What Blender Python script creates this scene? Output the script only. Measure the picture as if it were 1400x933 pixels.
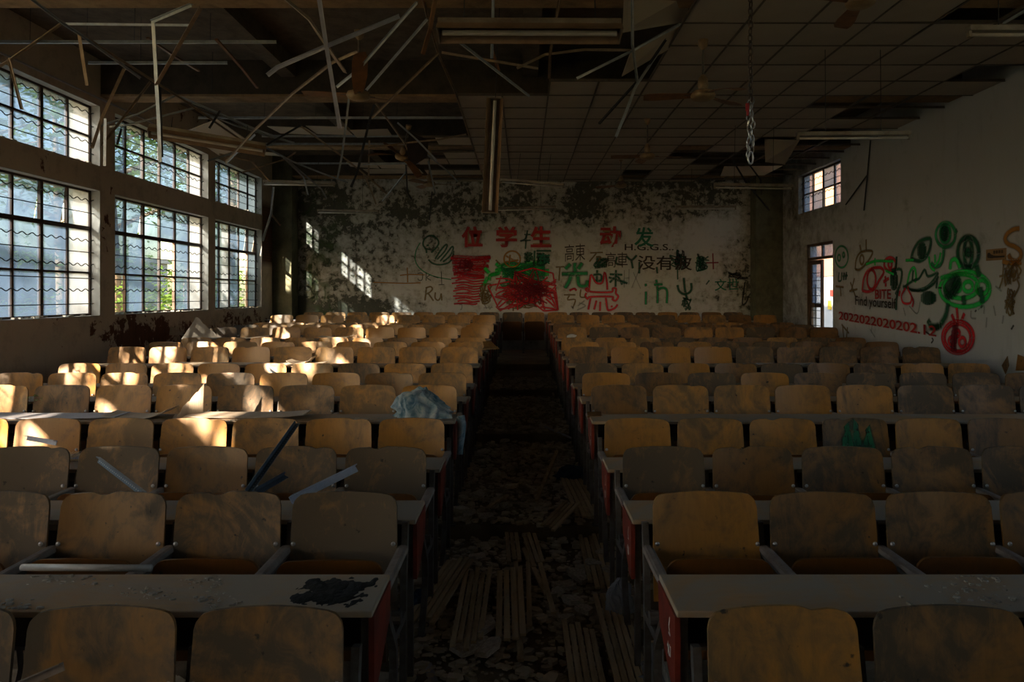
import bpy, math, random
from mathutils import Vector, Matrix
for o in list(bpy.data.objects): bpy.data.objects.remove(o)
C = bpy.context.scene.collection
R = random.Random(7)
PI = math.pi
# ------------------------------------------------------------------ camera
EYE, F, CX, CY = 1.76, 933.0, 715.0, 402.0
cam = bpy.data.cameras.new('camera'); cam.sensor_width = 36; cam.lens = 24
cam.shift_x = -(CX-700)/1400; cam.shift_y = -(466.5-CY)/1400
cam.clip_start = .05; cam.clip_end = 300
camo = bpy.data.objects.new('camera', cam); C.objects.link(camo)
camo.location = (0, 0, EYE); camo.rotation_euler = (PI/2, 0, 0)
bpy.context.scene.camera = camo
# ------------------------------------------------------------------ sky, sun, exposure
SUN = Vector((1, 2.55, -.85)).normalized()
w = bpy.data.worlds.new('sky'); bpy.context.scene.world = w; w.use_nodes = True
nt = w.node_tree; bg = nt.nodes['Background']
sky = nt.nodes.new('ShaderNodeTexSky'); sky.sky_type = 'NISHITA'; sky.sun_disc = False
sky.sun_elevation = math.asin(-SUN.z); sky.sun_rotation = math.atan2(-SUN.x, -SUN.y)
sky.air_density = 1.2; sky.dust_density = 2.0
nt.links.new(sky.outputs[0], bg.inputs[0]); bg.inputs[1].default_value = .50
sl = bpy.data.lights.new('sun', 'SUN'); sl.energy = 31; sl.angle = math.radians(.53); sl.color = (1, .83, .62)
so = bpy.data.objects.new('sun', sl); C.objects.link(so)
so.rotation_euler = SUN.to_track_quat('-Z', 'Y').to_euler(); so.location = (-20, -30, 20)
vs = bpy.context.scene.view_settings
vs.view_transform = 'Standard'; vs.look = 'None'; vs.gamma = 1; vs.exposure = .45
# ------------------------------------------------------------------ room numbers (metres)
XL, XR, YB, YF, ZC = -5.76, 5.99, 16.1, -6.0, 4.403
XG = -5.90            # glass plane, left wall
def rowd(n): return 15.5 if n == 15 else 2.03+.88*(n-1)
def lev(n): return -.09 if n == 1 else (0, .112, .222, .33, .444)[(min(n, 14)-2)//3] if n > 1 else 0
RIS = [(2.2, 0), (4.85, .112), (7.49, .222), (10.13, .33), (12.77, .444)]
def floor_z(y):
    z = -.09
    for yy, zz in RIS:
        if y >= yy: z = zz
    return z
def P(px, py, d): return Vector(((px-CX)*d/F, d, EYE-(py-CY)*d/F))
# ------------------------------------------------------------------ materials
def mat(name):
    m = bpy.data.materials.new(name); m.use_nodes = True
    return m, m.node_tree, m.node_tree.nodes['Principled BSDF']
class N:
    def __init__(s, nt): s.t = nt
    def n(s, k, **kw):
        a = s.t.nodes.new('ShaderNode'+k)
        for q, v in kw.items(): setattr(a, q, v)
        return a
    def l(s, a, b): s.t.links.new(a, b)
    def coord(s, which='Object', loc=(0,0,0), scale=(1,1,1)):
        tc = s.n('TexCoord'); mp = s.n('Mapping'); s.l(tc.outputs[which], mp.inputs[0])
        mp.inputs['Location'].default_value = loc; mp.inputs['Scale'].default_value = scale
        return mp.outputs[0]
    def noise(s, co, sc, det=6, rough=.6, dist=0):
        a = s.n('TexNoise'); a.inputs['Scale'].default_value = sc; a.inputs['Detail'].default_value = det
        a.inputs['Roughness'].default_value = rough; a.inputs['Distortion'].default_value = dist
        s.l(co, a.inputs['Vector']); return a.outputs[0]
    def ramp(s, f, stops, interp='LINEAR'):
        a = s.n('ValToRGB'); a.color_ramp.interpolation = interp
        e = a.color_ramp.elements
        while len(e) < len(stops): e.new(.5)
        for i, (p, c) in enumerate(stops):
            e[i].position = p; e[i].color = (*c, 1) if len(c) == 3 else c
        s.l(f, a.inputs[0]); return a.outputs[0]
    def mix(s, f, a, b, mode='MIX'):
        m = s.n('MixRGB', blend_type=mode)
        for k, v in ((0, f), (1, a), (2, b)):
            if hasattr(v, 'links'): s.l(v, m.inputs[k])
            elif isinstance(v, (int, float)): m.inputs[k].default_value = v
            else: m.inputs[k].default_value = (*v, 1)
        return m.outputs[0]
    def math(s, op, a, b=0, clamp=False):
        m = s.n('Math', operation=op, use_clamp=clamp)
        for k, v in ((0, a), (1, b)):
            if hasattr(v, 'links'): s.l(v, m.inputs[k])
            else: m.inputs[k].default_value = v
        return m.outputs[0]
    def sep(s, co):
        a = s.n('SeparateXYZ'); s.l(co, a.inputs[0]); return a.outputs
    def mrange(s, v, a, b, c=0, d=1):
        m = s.n('MapRange'); m.inputs[1].default_value = a; m.inputs[2].default_value = b
        m.inputs[3].default_value = c; m.inputs[4].default_value = d; s.l(v, m.inputs[0]); return m.outputs[0]
    def bump(s, h, st, d=.01):
        b = s.n('Bump'); b.inputs['Strength'].default_value = st; b.inputs['Distance'].default_value = d
        s.l(h, b.inputs['Height']); return b.outputs[0]
def BW0(c): return (c, c, c)
def simple(name, c1, c2=None, rough=.8, scale=8, metal=0, bump=.2, bd=.004, which='Object', rnd=.0, stretch=(1,1,1)):
    m, nt, b = mat(name); q = N(nt)
    c2 = c2 or tuple(x*.6 for x in c1)
    co = q.coord(which, scale=stretch); f = q.noise(co, scale)
    if rnd:
        oi = q.n('ObjectInfo'); f = q.math('ADD', f, q.mrange(oi.outputs['Random'], 0, 1, -rnd, rnd))
    q.l(q.ramp(f, [(.3, c2), (.68, c1)]), b.inputs['Base Color'])
    b.inputs['Roughness'].default_value = rough; b.inputs['Metallic'].default_value = metal
    if bump: q.l(q.bump(q.noise(co, scale*4), bump, bd), b.inputs['Normal'])
    return m
M = {}
# seat plywood: worn varnish under a patchy film of grey dust, different on every chair
def seat_mat(name, base, dust, lo, hi, amp=.10):
    m, nt, b = mat(name); q = N(nt)
    oi = q.n('ObjectInfo'); tc = q.n('TexCoord')
    off = q.n('VectorMath', operation='SCALE'); cmb = q.n('CombineXYZ')
    for k in range(3): q.l(oi.outputs['Random'], cmb.inputs[k])
    q.l(cmb.outputs[0], off.inputs[0]); off.inputs['Scale'].default_value = 37
    add = q.n('VectorMath', operation='ADD'); q.l(tc.outputs['Object'], add.inputs[0]); q.l(off.outputs[0], add.inputs[1])
    co = add.outputs[0]
    mp = q.n('Mapping'); mp.inputs['Scale'].default_value = (9, 3, 1.3); q.l(co, mp.inputs[0])
    grain = q.noise(mp.outputs[0], 6, 8, .65, .6)
    wood = q.mix(grain, tuple(x*.72 for x in base), tuple(min(1, x*1.22) for x in base))
    rnd = q.mrange(oi.outputs['Random'], 0, 1, -amp, amp)
    mp2 = q.n('Mapping'); mp2.inputs['Scale'].default_value = (1, 1, .55); mp2.inputs['Rotation'].default_value = (0, .6, 0); q.l(co, mp2.inputs[0])
    nz = q.math('ADD', q.math('MULTIPLY', q.noise(co, 2.6, 5, .6, 2.2), .62), q.math('MULTIPLY', q.noise(mp2.outputs[0], 9, 6, .7, 2.5), .38))
    f = q.math('ADD', nz, rnd)
    dm = q.ramp(f, [(lo, (0,0,0)), (hi, (1,1,1))])
    col = q.mix(dm, wood, dust)
    sp = q.noise(co, 26, 3, .5)
    col = q.mix(q.ramp(sp, [(.24, (1,1,1)), (.31, (0,0,0))]), col, (.03, .02, .014))
    hv = q.mrange(oi.outputs['Random'], 0, 1, .72, 1.15)
    col = q.mix(1, col, hv, 'MULTIPLY')
    q.l(col, b.inputs['Base Color'])
    q.l(q.mix(dm, (.38,)*3, (.75,)*3), b.inputs['Roughness'])
    q.l(q.bump(grain, .12, .002), b.inputs['Normal'])
    return m
M['ply'] = seat_mat('varnished plywood under dust', (.40, .185, .036), (.165, .105, .050), .46, .64)
M['ply_dusty_shaded'] = seat_mat('dust and shade grey plywood', (.235, .115, .032), (.088, .064, .040), .42, .57)  # dust, plus a darker tone standing in for shade over the right block
M['seat_under'] = seat_mat('orange plywood seat', (.15, .055, .008), (.08, .04, .018), .55, .85)
M['iron'] = simple('painted cast iron', (.16, .15, .14), (.07, .05, .04), .55, 14, .3)
M['arm'] = simple('dusty armrest wood', (.27, .235, .21), (.15, .10, .075), .7, 10)
M['bolt'] = simple('steel bolt', (.55, .55, .55), (.3, .28, .26), .35, 30, .9, 0)
# desk top: wood shows through grey dust
m, nt, b = mat('dusty desk top'); q = N(nt)
co = q.coord('Object'); g = q.noise(q.coord('Object', scale=(1.5, 12, 1)), 5, 8, .6, .4)
wood = q.mix(g, (.34, .19, .085), (.48, .30, .15))
dm = q.ramp(q.noise(co, 1.9, 8, .68, 1), [(.36, (0,0,0)), (.56, (1,1,1))])
q.l(q.mix(dm, wood, (.32, .262, .20)), b.inputs['Base Color']); b.inputs['Roughness'].default_value = .8
q.l(q.bump(q.noise(co, 40), .3, .003), b.inputs['Normal']); M['desk'] = m
M['red'] = simple('red painted board', (.24, .030, .014), (.09, .016, .010), .5, 9, 0, .1)
M['dark_board'] = simple('dark stained board', (.05, .03, .02), (.02, .013, .01), .7, 8)
M['white_paint'] = simple('white paint mark', (.62, .60, .56), (.5, .48, .45), .7, 20, 0, 0)
M['metal'] = simple('galvanised ceiling strip', (.40, .45, .50), (.24, .26, .28), .42, 12, .3, .08, rnd=.12)
M['metal_tan'] = simple('tarnished tan ceiling strip', (.36, .28, .20), (.20, .14, .09), .5, 12, .3, .08, rnd=.12)
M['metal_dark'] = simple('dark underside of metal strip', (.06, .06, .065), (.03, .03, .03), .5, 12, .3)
M['blue_metal'] = simple('blue black perforated steel', (.075, .115, .165), (.04, .06, .09), .4, 20, 0)
M['light_metal'] = simple('white enamelled strip', (.50, .52, .60), (.38, .38, .44), .4, 10, .1, .05)
M['enamel'] = simple('grimy white enamel', (.30, .27, .22), (.15, .11, .08), .5, 7, .1, .1, rnd=.1)
M['enamel_in'] = simple('tan inside of lamp trough', (.26, .17, .10), (.15, .09, .05), .5, 7)
M['tube'] = simple('dusty lamp glass', (.55, .53, .50), (.42, .38, .34), .25, 6, 0, 0)
M['fan_blade'] = simple('brown fan blade', (.26, .12, .045), (.13, .06, .03), .5, 9)
M['fan_body'] = simple('tan fan motor', (.36, .25, .13), (.18, .12, .07), .5, 9, .2)
M['chain'] = simple('rusted chain steel', (.10, .07, .05), (.04, .03, .025), .55, 30, .6)
M['chain_new'] = simple('bright chain steel', (.55, .56, .58), (.35, .35, .36), .35, 30, .8, 0)
M['red_plastic'] = simple('red ribbon', (.45, .03, .04), None, .6, 9)
M['slat'] = simple('dry timber slat', (.66, .52, .31), (.36, .26, .14), .85, 7, 0, .4, .003, rnd=.16, stretch=(6, 1, 6))
M['plaster'] = simple('fallen plaster', (.80, .72, .58), (.42, .35, .26), .95, 6, 0, .6, .01, rnd=.1)
M['paper'] = simple('sun bleached hardboard', (.58, .47, .36), (.42, .33, .25), .8, 5, 0, .15, rnd=.1)
M['white_board'] = simple('white faced board', (.52, .50, .54), (.36, .34, .36), .7, 4, 0, .1)
M['tile'] = simple('stained ceiling tile', (.50, .435, .35), (.42, .355, .28), .9, 1.6, 0, .2, .003, rnd=.12)
M['grid'] = simple('dull ceiling grid', (.17, .14, .11), (.10, .08, .06), .6, 10, .3)
M['frame'] = simple('rusty dark window steel', (.050, .042, .036), (.085, .035, .018), .6, 12, .2)
M['bar'] = simple('black security rod', (.022, .020, .018), None, .6, 12, .2, 0)
M['doorwood'] = simple('old door timber', (.15, .085, .045), (.08, .045, .025), .7, 8)
M['rubble'] = simple('dirty plaster rubble', (.74, .64, .47), (.34, .27, .18), .95, 3.5, 0, .5, .01)
M['crumb'] = simple('dirty plaster crumb', (.42, .37, .30), (.22, .18, .14), .95, 12, 0, .4)
M['ash'] = simple('black burnt crust', (.004, .0035, .0035), (.010, .009, .008), 1, 30, 0, .8, .01)
M['blue_cloth'] = simple('dark blue cloth', (.03, .06, .12), (.015, .03, .06), .95, 12)
M['leaf'] = None
m, nt, b = mat('broad green leaf'); q = N(nt)
oi = q.n('ObjectInfo'); co = q.coord('Object')
q.l(q.ramp(q.noise(co, 1.1, 3), [(.3, (.035, .09, .015)), (.7, (.13, .20, .04))]), b.inputs['Base Color']); b.inputs['Roughness'].default_value = .55
tr = q.n('BsdfTranslucent'); tr.inputs[0].default_value = (.25, .42, .06, 1); ms = q.n('MixShader'); ms.inputs[0].default_value = .35
out = nt.nodes['Material Output']; q.l(b.outputs[0], ms.inputs[1]); q.l(tr.outputs[0], ms.inputs[2]); q.l(ms.outputs[0], out.inputs[0]); M['leaf'] = m
M['bark'] = simple('pale bark', (.30, .23, .17), (.13, .09, .06), .9, 6, 0, .8, .02)
M['ground'] = simple('bare earth and grass', (.20, .22, .09), (.16, .12, .07), .95, .8, 0, .4, .03)
M['orange_wall'] = simple('orange rendered wall', (.60, .30, .19), (.50, .25, .16), .9, .8, 0, .1)
M['pale_wall'] = simple('pale grey rendered wall', (.62, .60, .62), (.5, .48, .5), .9, .8, 0, .1)
M['sign_red'] = simple('red sign panel', (.75, .04, .03), None, .5, 4, 0, 0)
M['sign_blue'] = simple('blue sign panel', (.03, .25, .6), None, .5, 4, 0, 0)
M['sign_yellow'] = simple('yellow sign panel', (.8, .55, .04), None, .5, 4, 0, 0)
M['far_wall'] = simple('pale far building wall', (.36, .36, .36), (.28, .28, .28), .9, .6, 0, .1)
# cloth bundle: washed blue grey with darker noise patches
m, nt, b = mat('washed blue grey cloth'); q = N(nt); co = q.coord('Object')
c_ = q.ramp(q.noise(co, 9, 5, .6, 1.5), [(.35, (.05, .12, .17)), (.47, (.20, .28, .32)), (.62, (.36, .40, .42))])
q.l(c_, b.inputs['Base Color']); b.inputs['Roughness'].default_value = .95
q.l(q.bump(q.noise(co, 60), .3, .003), b.inputs['Normal']); M['cloth'] = m
# dusty window glass
def glass_mat(name, clear, tint, seed):
    m, nt, b = mat(name); q = N(nt); nt.nodes.remove(b)
    out = nt.nodes['Material Output']
    t = q.n('BsdfTransparent'); t.inputs[0].default_value = (.62, .68, .74, 1)
    d = q.n('BsdfTranslucent'); d.inputs[0].default_value = (*tint, 1)
    df = q.n('BsdfDiffuse'); df.inputs[0].default_value = (*[x*.6 for x in tint], 1)
    gl = q.n('BsdfGlossy'); gl.inputs['Roughness'].default_value = .08; gl.inputs[0].default_value = (1, 1, 1, 1)
    co = q.coord('Object', loc=(seed, seed, 0)); f = q.noise(co, 1.3, 6, .6, .8)
    fac = q.mrange(f, .32, .68, clear+.24, clear-.24)
    m1 = q.n('MixShader'); m1.inputs[0].default_value = .25; q.l(d.outputs[0], m1.inputs[1]); q.l(df.outputs[0], m1.inputs[2])
    m2 = q.n('MixShader'); q.l(fac, m2.inputs[0]); q.l(m1.outputs[0], m2.inputs[1]); q.l(t.outputs[0], m2.inputs[2])
    m3 = q.n('MixShader'); m3.inputs[0].default_value = .05; q.l(m2.outputs[0], m3.inputs[1]); q.l(gl.outputs[0], m3.inputs[2])
    q.l(m3.outputs[0], out.inputs[0]); return m
M['glass'] = glass_mat('dust filmed glass', .54, (.19, .27, .40), 0)
M['glass_clean'] = glass_mat('wiped glass', .86, (.2, .26, .32), 5)
M['glass_opaque'] = glass_mat('sun blocking opal glass', -.1, (.30, .36, .42), 6)  # opaque panes added to block sun from the column and front chairs
M['glass_white'] = glass_mat('frosted white glass', .30, (.50, .53, .57), 3)
# interior concrete / plaster: world-space masks (the room does not move)
def plaster_wall(name, clean, kind):
    m, nt, b = mat(name); q = N(nt); co = q.coord('Object'); x, y, z = q.sep(co)
    base = q.mix(q.noise(co, .9, 6, .6), tuple(c*.82 for c in clean), clean)
    fine = q.noise(co, 4.2 if kind != 'back' else 7.5, 10, .72, .3); big = q.noise(co, .75, 5, .6, .5)
    streak = q.noise(q.coord('Object', scale=(3, 3, .5)), 3, 6, .6)
    base = q.mix(q.mrange(streak, .55, .75, 0, .25), base, tuple(c*.45 for c in clean))
    def grad(v, a, b_): return q.mrange(v, a, b_, 0, 1)
    if kind == 'back':
        # weight grows towards the left corner, the ceiling line and the right corner
        wl = grad(x, -1.6, -3.2); wr = grad(x, 4.0, 5.4); wt = grad(z, 3.1, 3.7)
        low = q.math('MULTIPLY', 1.45, q.math('MULTIPLY', grad(x, -2.3, -3.2), grad(z, 2.0, 1.5)))
        wgt = q.math('MAXIMUM', q.math('MAXIMUM', q.math('MULTIPLY', wl, .74), q.math('MULTIPLY', wr, .8)), q.math('MULTIPLY', wt, 1.0))
        wgt = q.math('MAXIMUM', wgt, low)
        f = q.math('ADD', q.math('ADD', q.math('MULTIPLY', fine, .62), q.math('MULTIPLY', big, .5)), q.math('MULTIPLY', wgt, .150))
        mold = q.ramp(f, [(.70, (0,0,0)), (.725, (1,1,1))])
        grime = q.ramp(f, [(.58, (0,0,0)), (.74, (1,1,1))])
        grey = q.mix(q.noise(co, 14, 6, .7), (.30, .27, .21), (.20, .185, .15))
        base = q.mix(grime, base, grey)
        dark = q.mix(q.noise(co, 20, 6, .7), (.035, .038, .030), (.13, .13, .10))
        col = q.mix(mold, base, dark)
        green = q.math('MULTIPLY', q.ramp(q.noise(co, 1.6, 6, .65, 1), [(.50, (0,0,0)), (.62, (1,1,1))]), grad(x, -3.9, -4.6))
        col = q.mix(q.math('MULTIPLY', green, .75), col, (.045, .085, .022))
        h = q.math('SUBTRACT', 0, mold)
        q.l(q.bump(h, .7, .012), b.inputs['Normal'])
    elif kind == 'left':
        my = q.math('MULTIPLY', grad(y, 8.6, 9.8), grad(z, 1.62, 1.2))
        f = q.math('ADD', q.math('ADD', q.math('MULTIPLY', fine, .6), q.math('MULTIPLY', big, .5)), q.math('MULTIPLY', my, .135))
        peel = q.ramp(f, [(.665, (0,0,0)), (.68, (1,1,1))])
        under = q.mix(q.noise(q.coord('Object', scale=(1, 3, .6)), 6, 6, .6), (.055, .022, .013), (.20, .085, .045))
        col = q.mix(q.ramp(q.noise(co, 3.5, 8, .7), [(.50, (0,0,0)), (.75, (1,1,1))]), base, tuple(c*.55 for c in clean))
        col = q.mix(peel, col, under)
        # plaster gone beside the last window: bare brick
        bt = q.n('TexBrick'); sw = q.n('CombineXYZ'); q.l(y, sw.inputs[0]); q.l(z, sw.inputs[1]); q.l(sw.outputs[0], bt.inputs['Vector'])
        bt.inputs['Scale'].default_value = 4; bt.inputs['Color1'].default_value = (.16, .06, .03, 1); bt.inputs['Color2'].default_value = (.10, .045, .028, 1); bt.inputs['Mortar'].default_value = (.05, .04, .03, 1)
        bm_ = q.math('MULTIPLY', grad(y, 15.02, 15.12), q.math('MULTIPLY', grad(z, 2.35, 2.5), grad(z, 3.9, 3.7)))
        col = q.mix(bm_, col, bt.outputs[0])
        q.l(q.bump(q.math('SUBTRACT', 0, peel), .6, .012), b.inputs['Normal'])
    elif kind == 'right':
        wr = grad(y, 11.4, 15.0)
        f = q.math('ADD', q.math('ADD', q.math('MULTIPLY', fine, .5), q.math('MULTIPLY', big, .5)), q.math('MULTIPLY', wr, .17))
        grime = q.ramp(f, [(.56, (0,0,0)), (.80, (1,1,1))])
        col = q.mix(grime, base, (.10, .09, .065))
        q.l(q.bump(fine, .15, .004), b.inputs['Normal'])
    else:
        f = q.math('ADD', fine, q.math('MULTIPLY', big, .4))
        col = q.mix(q.ramp(f, [(.6, (0,0,0)), (.95, (1,1,1))]), base, tuple(c*.3 for c in clean))
        q.l(q.bump(fine, .3, .006), b.inputs['Normal'])
    q.l(col, b.inputs['Base Color']); b.inputs['Roughness'].default_value = .92
    return m
M['wall_back'] = plaster_wall('mouldy white plaster', (.60, .595, .58), 'back')
M['wall_left'] = plaster_wall('stained grey brown plaster', (.66, .57, .47), 'left')
M['wall_right'] = plaster_wall('white distemper wall', (.56, .57, .59), 'right')
M['reveal'] = simple('limewashed window reveal', (.66, .65, .62), (.45, .42, .38), .9, 4, 0, .3, .006)
M['concrete'] = plaster_wall('sooty concrete slab', (.17, .13, .09), 'other')
M['beam'] = plaster_wall('bounce lit brown soffit', (.42, .27, .14), 'other')  # soffit only: lighter tone stands for bounce light on the beam concrete
M['shaded'] = plaster_wall('soot black beam side', (.10, .075, .05), 'other')  # beam sides: same concrete, their lack of light painted as black
M['column'] = plaster_wall('green stained column', (.15, .15, .095), 'other')
M['outer'] = simple('outer wall render', (.45, .42, .38), None, .9, 2)
m, nt, b = mat('earth covered concrete floor'); q = N(nt); co = q.coord('Object')
q.l(q.ramp(q.noise(co, 2.2, 9, .7, .5), [(.3, (.13, .095, .06)), (.52, (.26, .20, .125)), (.7, (.42, .34, .22))]), b.inputs['Base Color'])
b.inputs['Roughness'].default_value = .95; q.l(q.bump(q.noise(co, 9, 10, .75), 1, .03), b.inputs['Normal']); M['floor'] = m
def spray(name, c, dens=.92):
    m, nt, b = mat(name); q = N(nt); out = nt.nodes['Material Output']
    b.inputs['Base Color'].default_value = (*c, 1); b.inputs['Roughness'].default_value = .6
    at = q.n('Attribute'); at.attribute_name = 'cover'
    f = q.math('MULTIPLY', at.outputs['Fac'], q.mrange(q.noise(q.coord('Object'), 30, 4, .6), .3, .5, .75, dens+.05))
    t = q.n('BsdfTransparent'); ms = q.n('MixShader')
    q.l(q.math('MULTIPLY', f, dens), ms.inputs[0]); q.l(t.outputs[0], ms.inputs[1]); q.l(b.outputs[0], ms.inputs[2]); q.l(ms.outputs[0], out.inputs[0])
    return m
M['s_red'] = spray('red spray', (.70, .012, .028)); M['s_dred'] = spray('dark red spray', (.30, .012, .028))
M['s_green'] = spray('green spray', (.006, .30, .10)); M['s_bgreen'] = spray('bright green spray', (.012, .75, .12))
M['s_dgreen'] = spray('dark green spray', (.004, .115, .050)); M['s_black'] = spray('black spray', (.015, .014, .014))
M['s_olive'] = spray('olive brown spray', (.24, .14, .015), .85); M['s_orange'] = spray('ochre spray', (.46, .20, .02), .9)
M['s_teal'] = spray('thin teal spray', (.06, .30, .33), .6)
M['letter_red'] = simple('red stencilled letter', (.42, .022, .020), (.32, .018, .016), .7, 20, 0, 0)
M['letter_green'] = simple('green stencilled letter', (.010, .17, .09), (.01, .13, .07), .7, 20, 0, 0)
M['letter_gold'] = simple('faded yellow paint', (.30, .21, .09), (.25, .18, .09), .7, 20, 0, 0)
M['letter_dark'] = simple('dark brush paint', (.045, .03, .016), (.035, .02, .012), .7, 20, 0, 0)
# ------------------------------------------------------------------ mesh helpers
class MB:
    def __init__(s): s.v = []; s.f = []
    def add(s, vs, fs):
        k = len(s.v); s.v += [tuple(p) for p in vs]; s.f += [tuple(i+k for i in f) for f in fs]
    def box(s, x0, x1, y0, y1, z0, z1, T=None):
        vs = [Vector((x, y, z)) for z in (z0, z1) for y in (y0, y1) for x in (x0, x1)]
        if T is not None: vs = [T @ p for p in vs]
        s.add(vs, [(0,2,3,1), (4,5,7,6), (0,1,5,4), (2,6,7,3), (0,4,6,2), (1,3,7,5)])
    def sweep(s, pts, prof, up=Vector((0,0,1)), closed_prof=True):
        """sweep a 2-D profile [(a,b)] along pts; a = side, b = up"""
        pts = [Vector(p) for p in pts]; n = len(prof); rings = []
        for i, p in enumerate(pts):
            t = (pts[min(i+1, len(pts)-1)]-pts[max(i-1, 0)]).normalized()
            u = up-t*up.dot(t)
            if u.length < .05: u = Vector((1,0,0))-t*t.x
            u.normalize(); sd = t.cross(u)
            rings.append([p+sd*a+u*b for a, b in prof])
        vs = [q for r in rings for q in r]; fs = []
        for i in range(len(pts)-1):
            for j in range(n if closed_prof else n-1):
                a = i*n+j; b_ = i*n+(j+1) % n
                fs.append((a, b_, b_+n, a+n))
        if closed_prof:
            fs.append(tuple(range(n))[::-1]); fs.append(tuple((len(pts)-1)*n+j for j in range(n)))
        s.add(vs, fs)
    def tube(s, pts, r, n=8): s.sweep(pts, [(r*math.cos(2*PI*k/n), r*math.sin(2*PI*k/n)) for k in range(n)])
    def prism(s, poly, axis, a, b_):
        """poly in the plane normal to axis, extruded a..b"""
        n = len(poly)
        def mk(p, h): return {'x': (h, p[0], p[1]), 'y': (p[0], h, p[1]), 'z': (p[0], p[1], h)}[axis]
        s.add([mk(p, a) for p in poly]+[mk(p, b_) for p in poly],
              [tuple(range(n))[::-1], tuple(range(n, 2*n))]+[(i, (i+1) % n, (i+1) % n+n, i+n) for i in range(n)])
    def lathe(s, prof, c=(0,0,0), n=20):
        vs = []; m_ = len(prof)
        for k in range(n):
            a = 2*PI*k/n
            for r, z in prof: vs.append((c[0]+r*math.cos(a), c[1]+r*math.sin(a), c[2]+z))
        fs = [((k*m_+j), ((k+1) % n*m_+j), ((k+1) % n*m_+j+1), (k*m_+j+1)) for k in range(n) for j in range(m_-1)]
        s.add(vs, fs)
    def mesh(s, name, m, smooth=False):
        me = bpy.data.meshes.new(name); me.from_pydata(s.v, [], s.f); me.update()
        if m is not None: me.materials.append(m)
        if smooth: me.shade_smooth()
        return me
    def obj(s, name, m, parent=None, smooth=False, bevel=0, **kw):
        o = bpy.data.objects.new(name, s.mesh(name, m, smooth)); C.objects.link(o)
        if parent is not None: o.parent = parent
        if bevel:
            b = o.modifiers.new('bevel', 'BEVEL'); b.width = bevel; b.segments = 2; b.limit_method = 'ANGLE'
        for k, v in kw.items(): o[k] = v
        return o
def inst(me, name, parent=None, loc=(0,0,0), rot=(0,0,0), sc=None, **kw):
    o = bpy.data.objects.new(name, me); C.objects.link(o)
    if parent is not None: o.parent = parent
    o.location = loc; o.rotation_euler = rot
    if sc is not None: o.scale = sc
    for k, v in kw.items(): o[k] = v
    return o
def thing(name, label, cat, loc=(0,0,0), rot=(0,0,0), group=None):
    o = bpy.data.objects.new(name, None); C.objects.link(o); o.empty_display_size = .1
    o.location = loc; o.rotation_euler = rot; o['label'] = label; o['category'] = cat
    if group: o['group'] = group
    return o
def tag(o, label, cat, group=None):
    o['label'] = label; o['category'] = cat
    if group: o['group'] = group
    return o
ORD = ['first', 'second', 'third', 'fourth', 'fifth', 'sixth', 'seventh', 'eighth', 'ninth', 'tenth', 'eleventh', 'twelfth', 'thirteenth', 'fourteenth', 'fifteenth', 'sixteenth', 'seventeenth', 'eighteenth']
# ------------------------------------------------------------------ floor (stepped)
mb = MB(); ys = [YF]+[a for a, _ in RIS]+[YB]; zs = [-.09]+[z for _, z in RIS]
for i in range(6): mb.box(XL, XR, ys[i], ys[i+1], -.4, zs[i])
floor = mb.obj('floor', M['floor'], kind='structure')
# ------------------------------------------------------------------ left wall and windows
ZS, ZT, ZU, ZV = 1.46, 3.17, 3.49, 4.32      # lower window, upper window
BAYS = [(-6.09+.3, -3.22), (-2.96, -.09), (.17, 3.04), (3.30, 6.17), (6.43, 9.30), (9.63, 12.50), (12.77, 15.05)]
X0 = -6.13
mb = MB()
mb.box(X0, XL, YF-.3, YB+.3, -.4, ZS); mb.box(X0, XL, YF-.3, YB+.3, ZT, ZU); mb.box(X0, XL, YF-.3, YB+.3, ZV, 4.95)
edges = [YF-.3]+[e for b in BAYS for e in b]+[YB+.3]
for i in range(0, len(edges), 2):
    mb.box(X0, XL, edges[i], edges[i+1], ZS, ZT); mb.box(X0, XL, edges[i], edges[i+1], ZU, ZV)
wall_left = mb.obj('wall_left', M['wall_left'], kind='structure')
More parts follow.
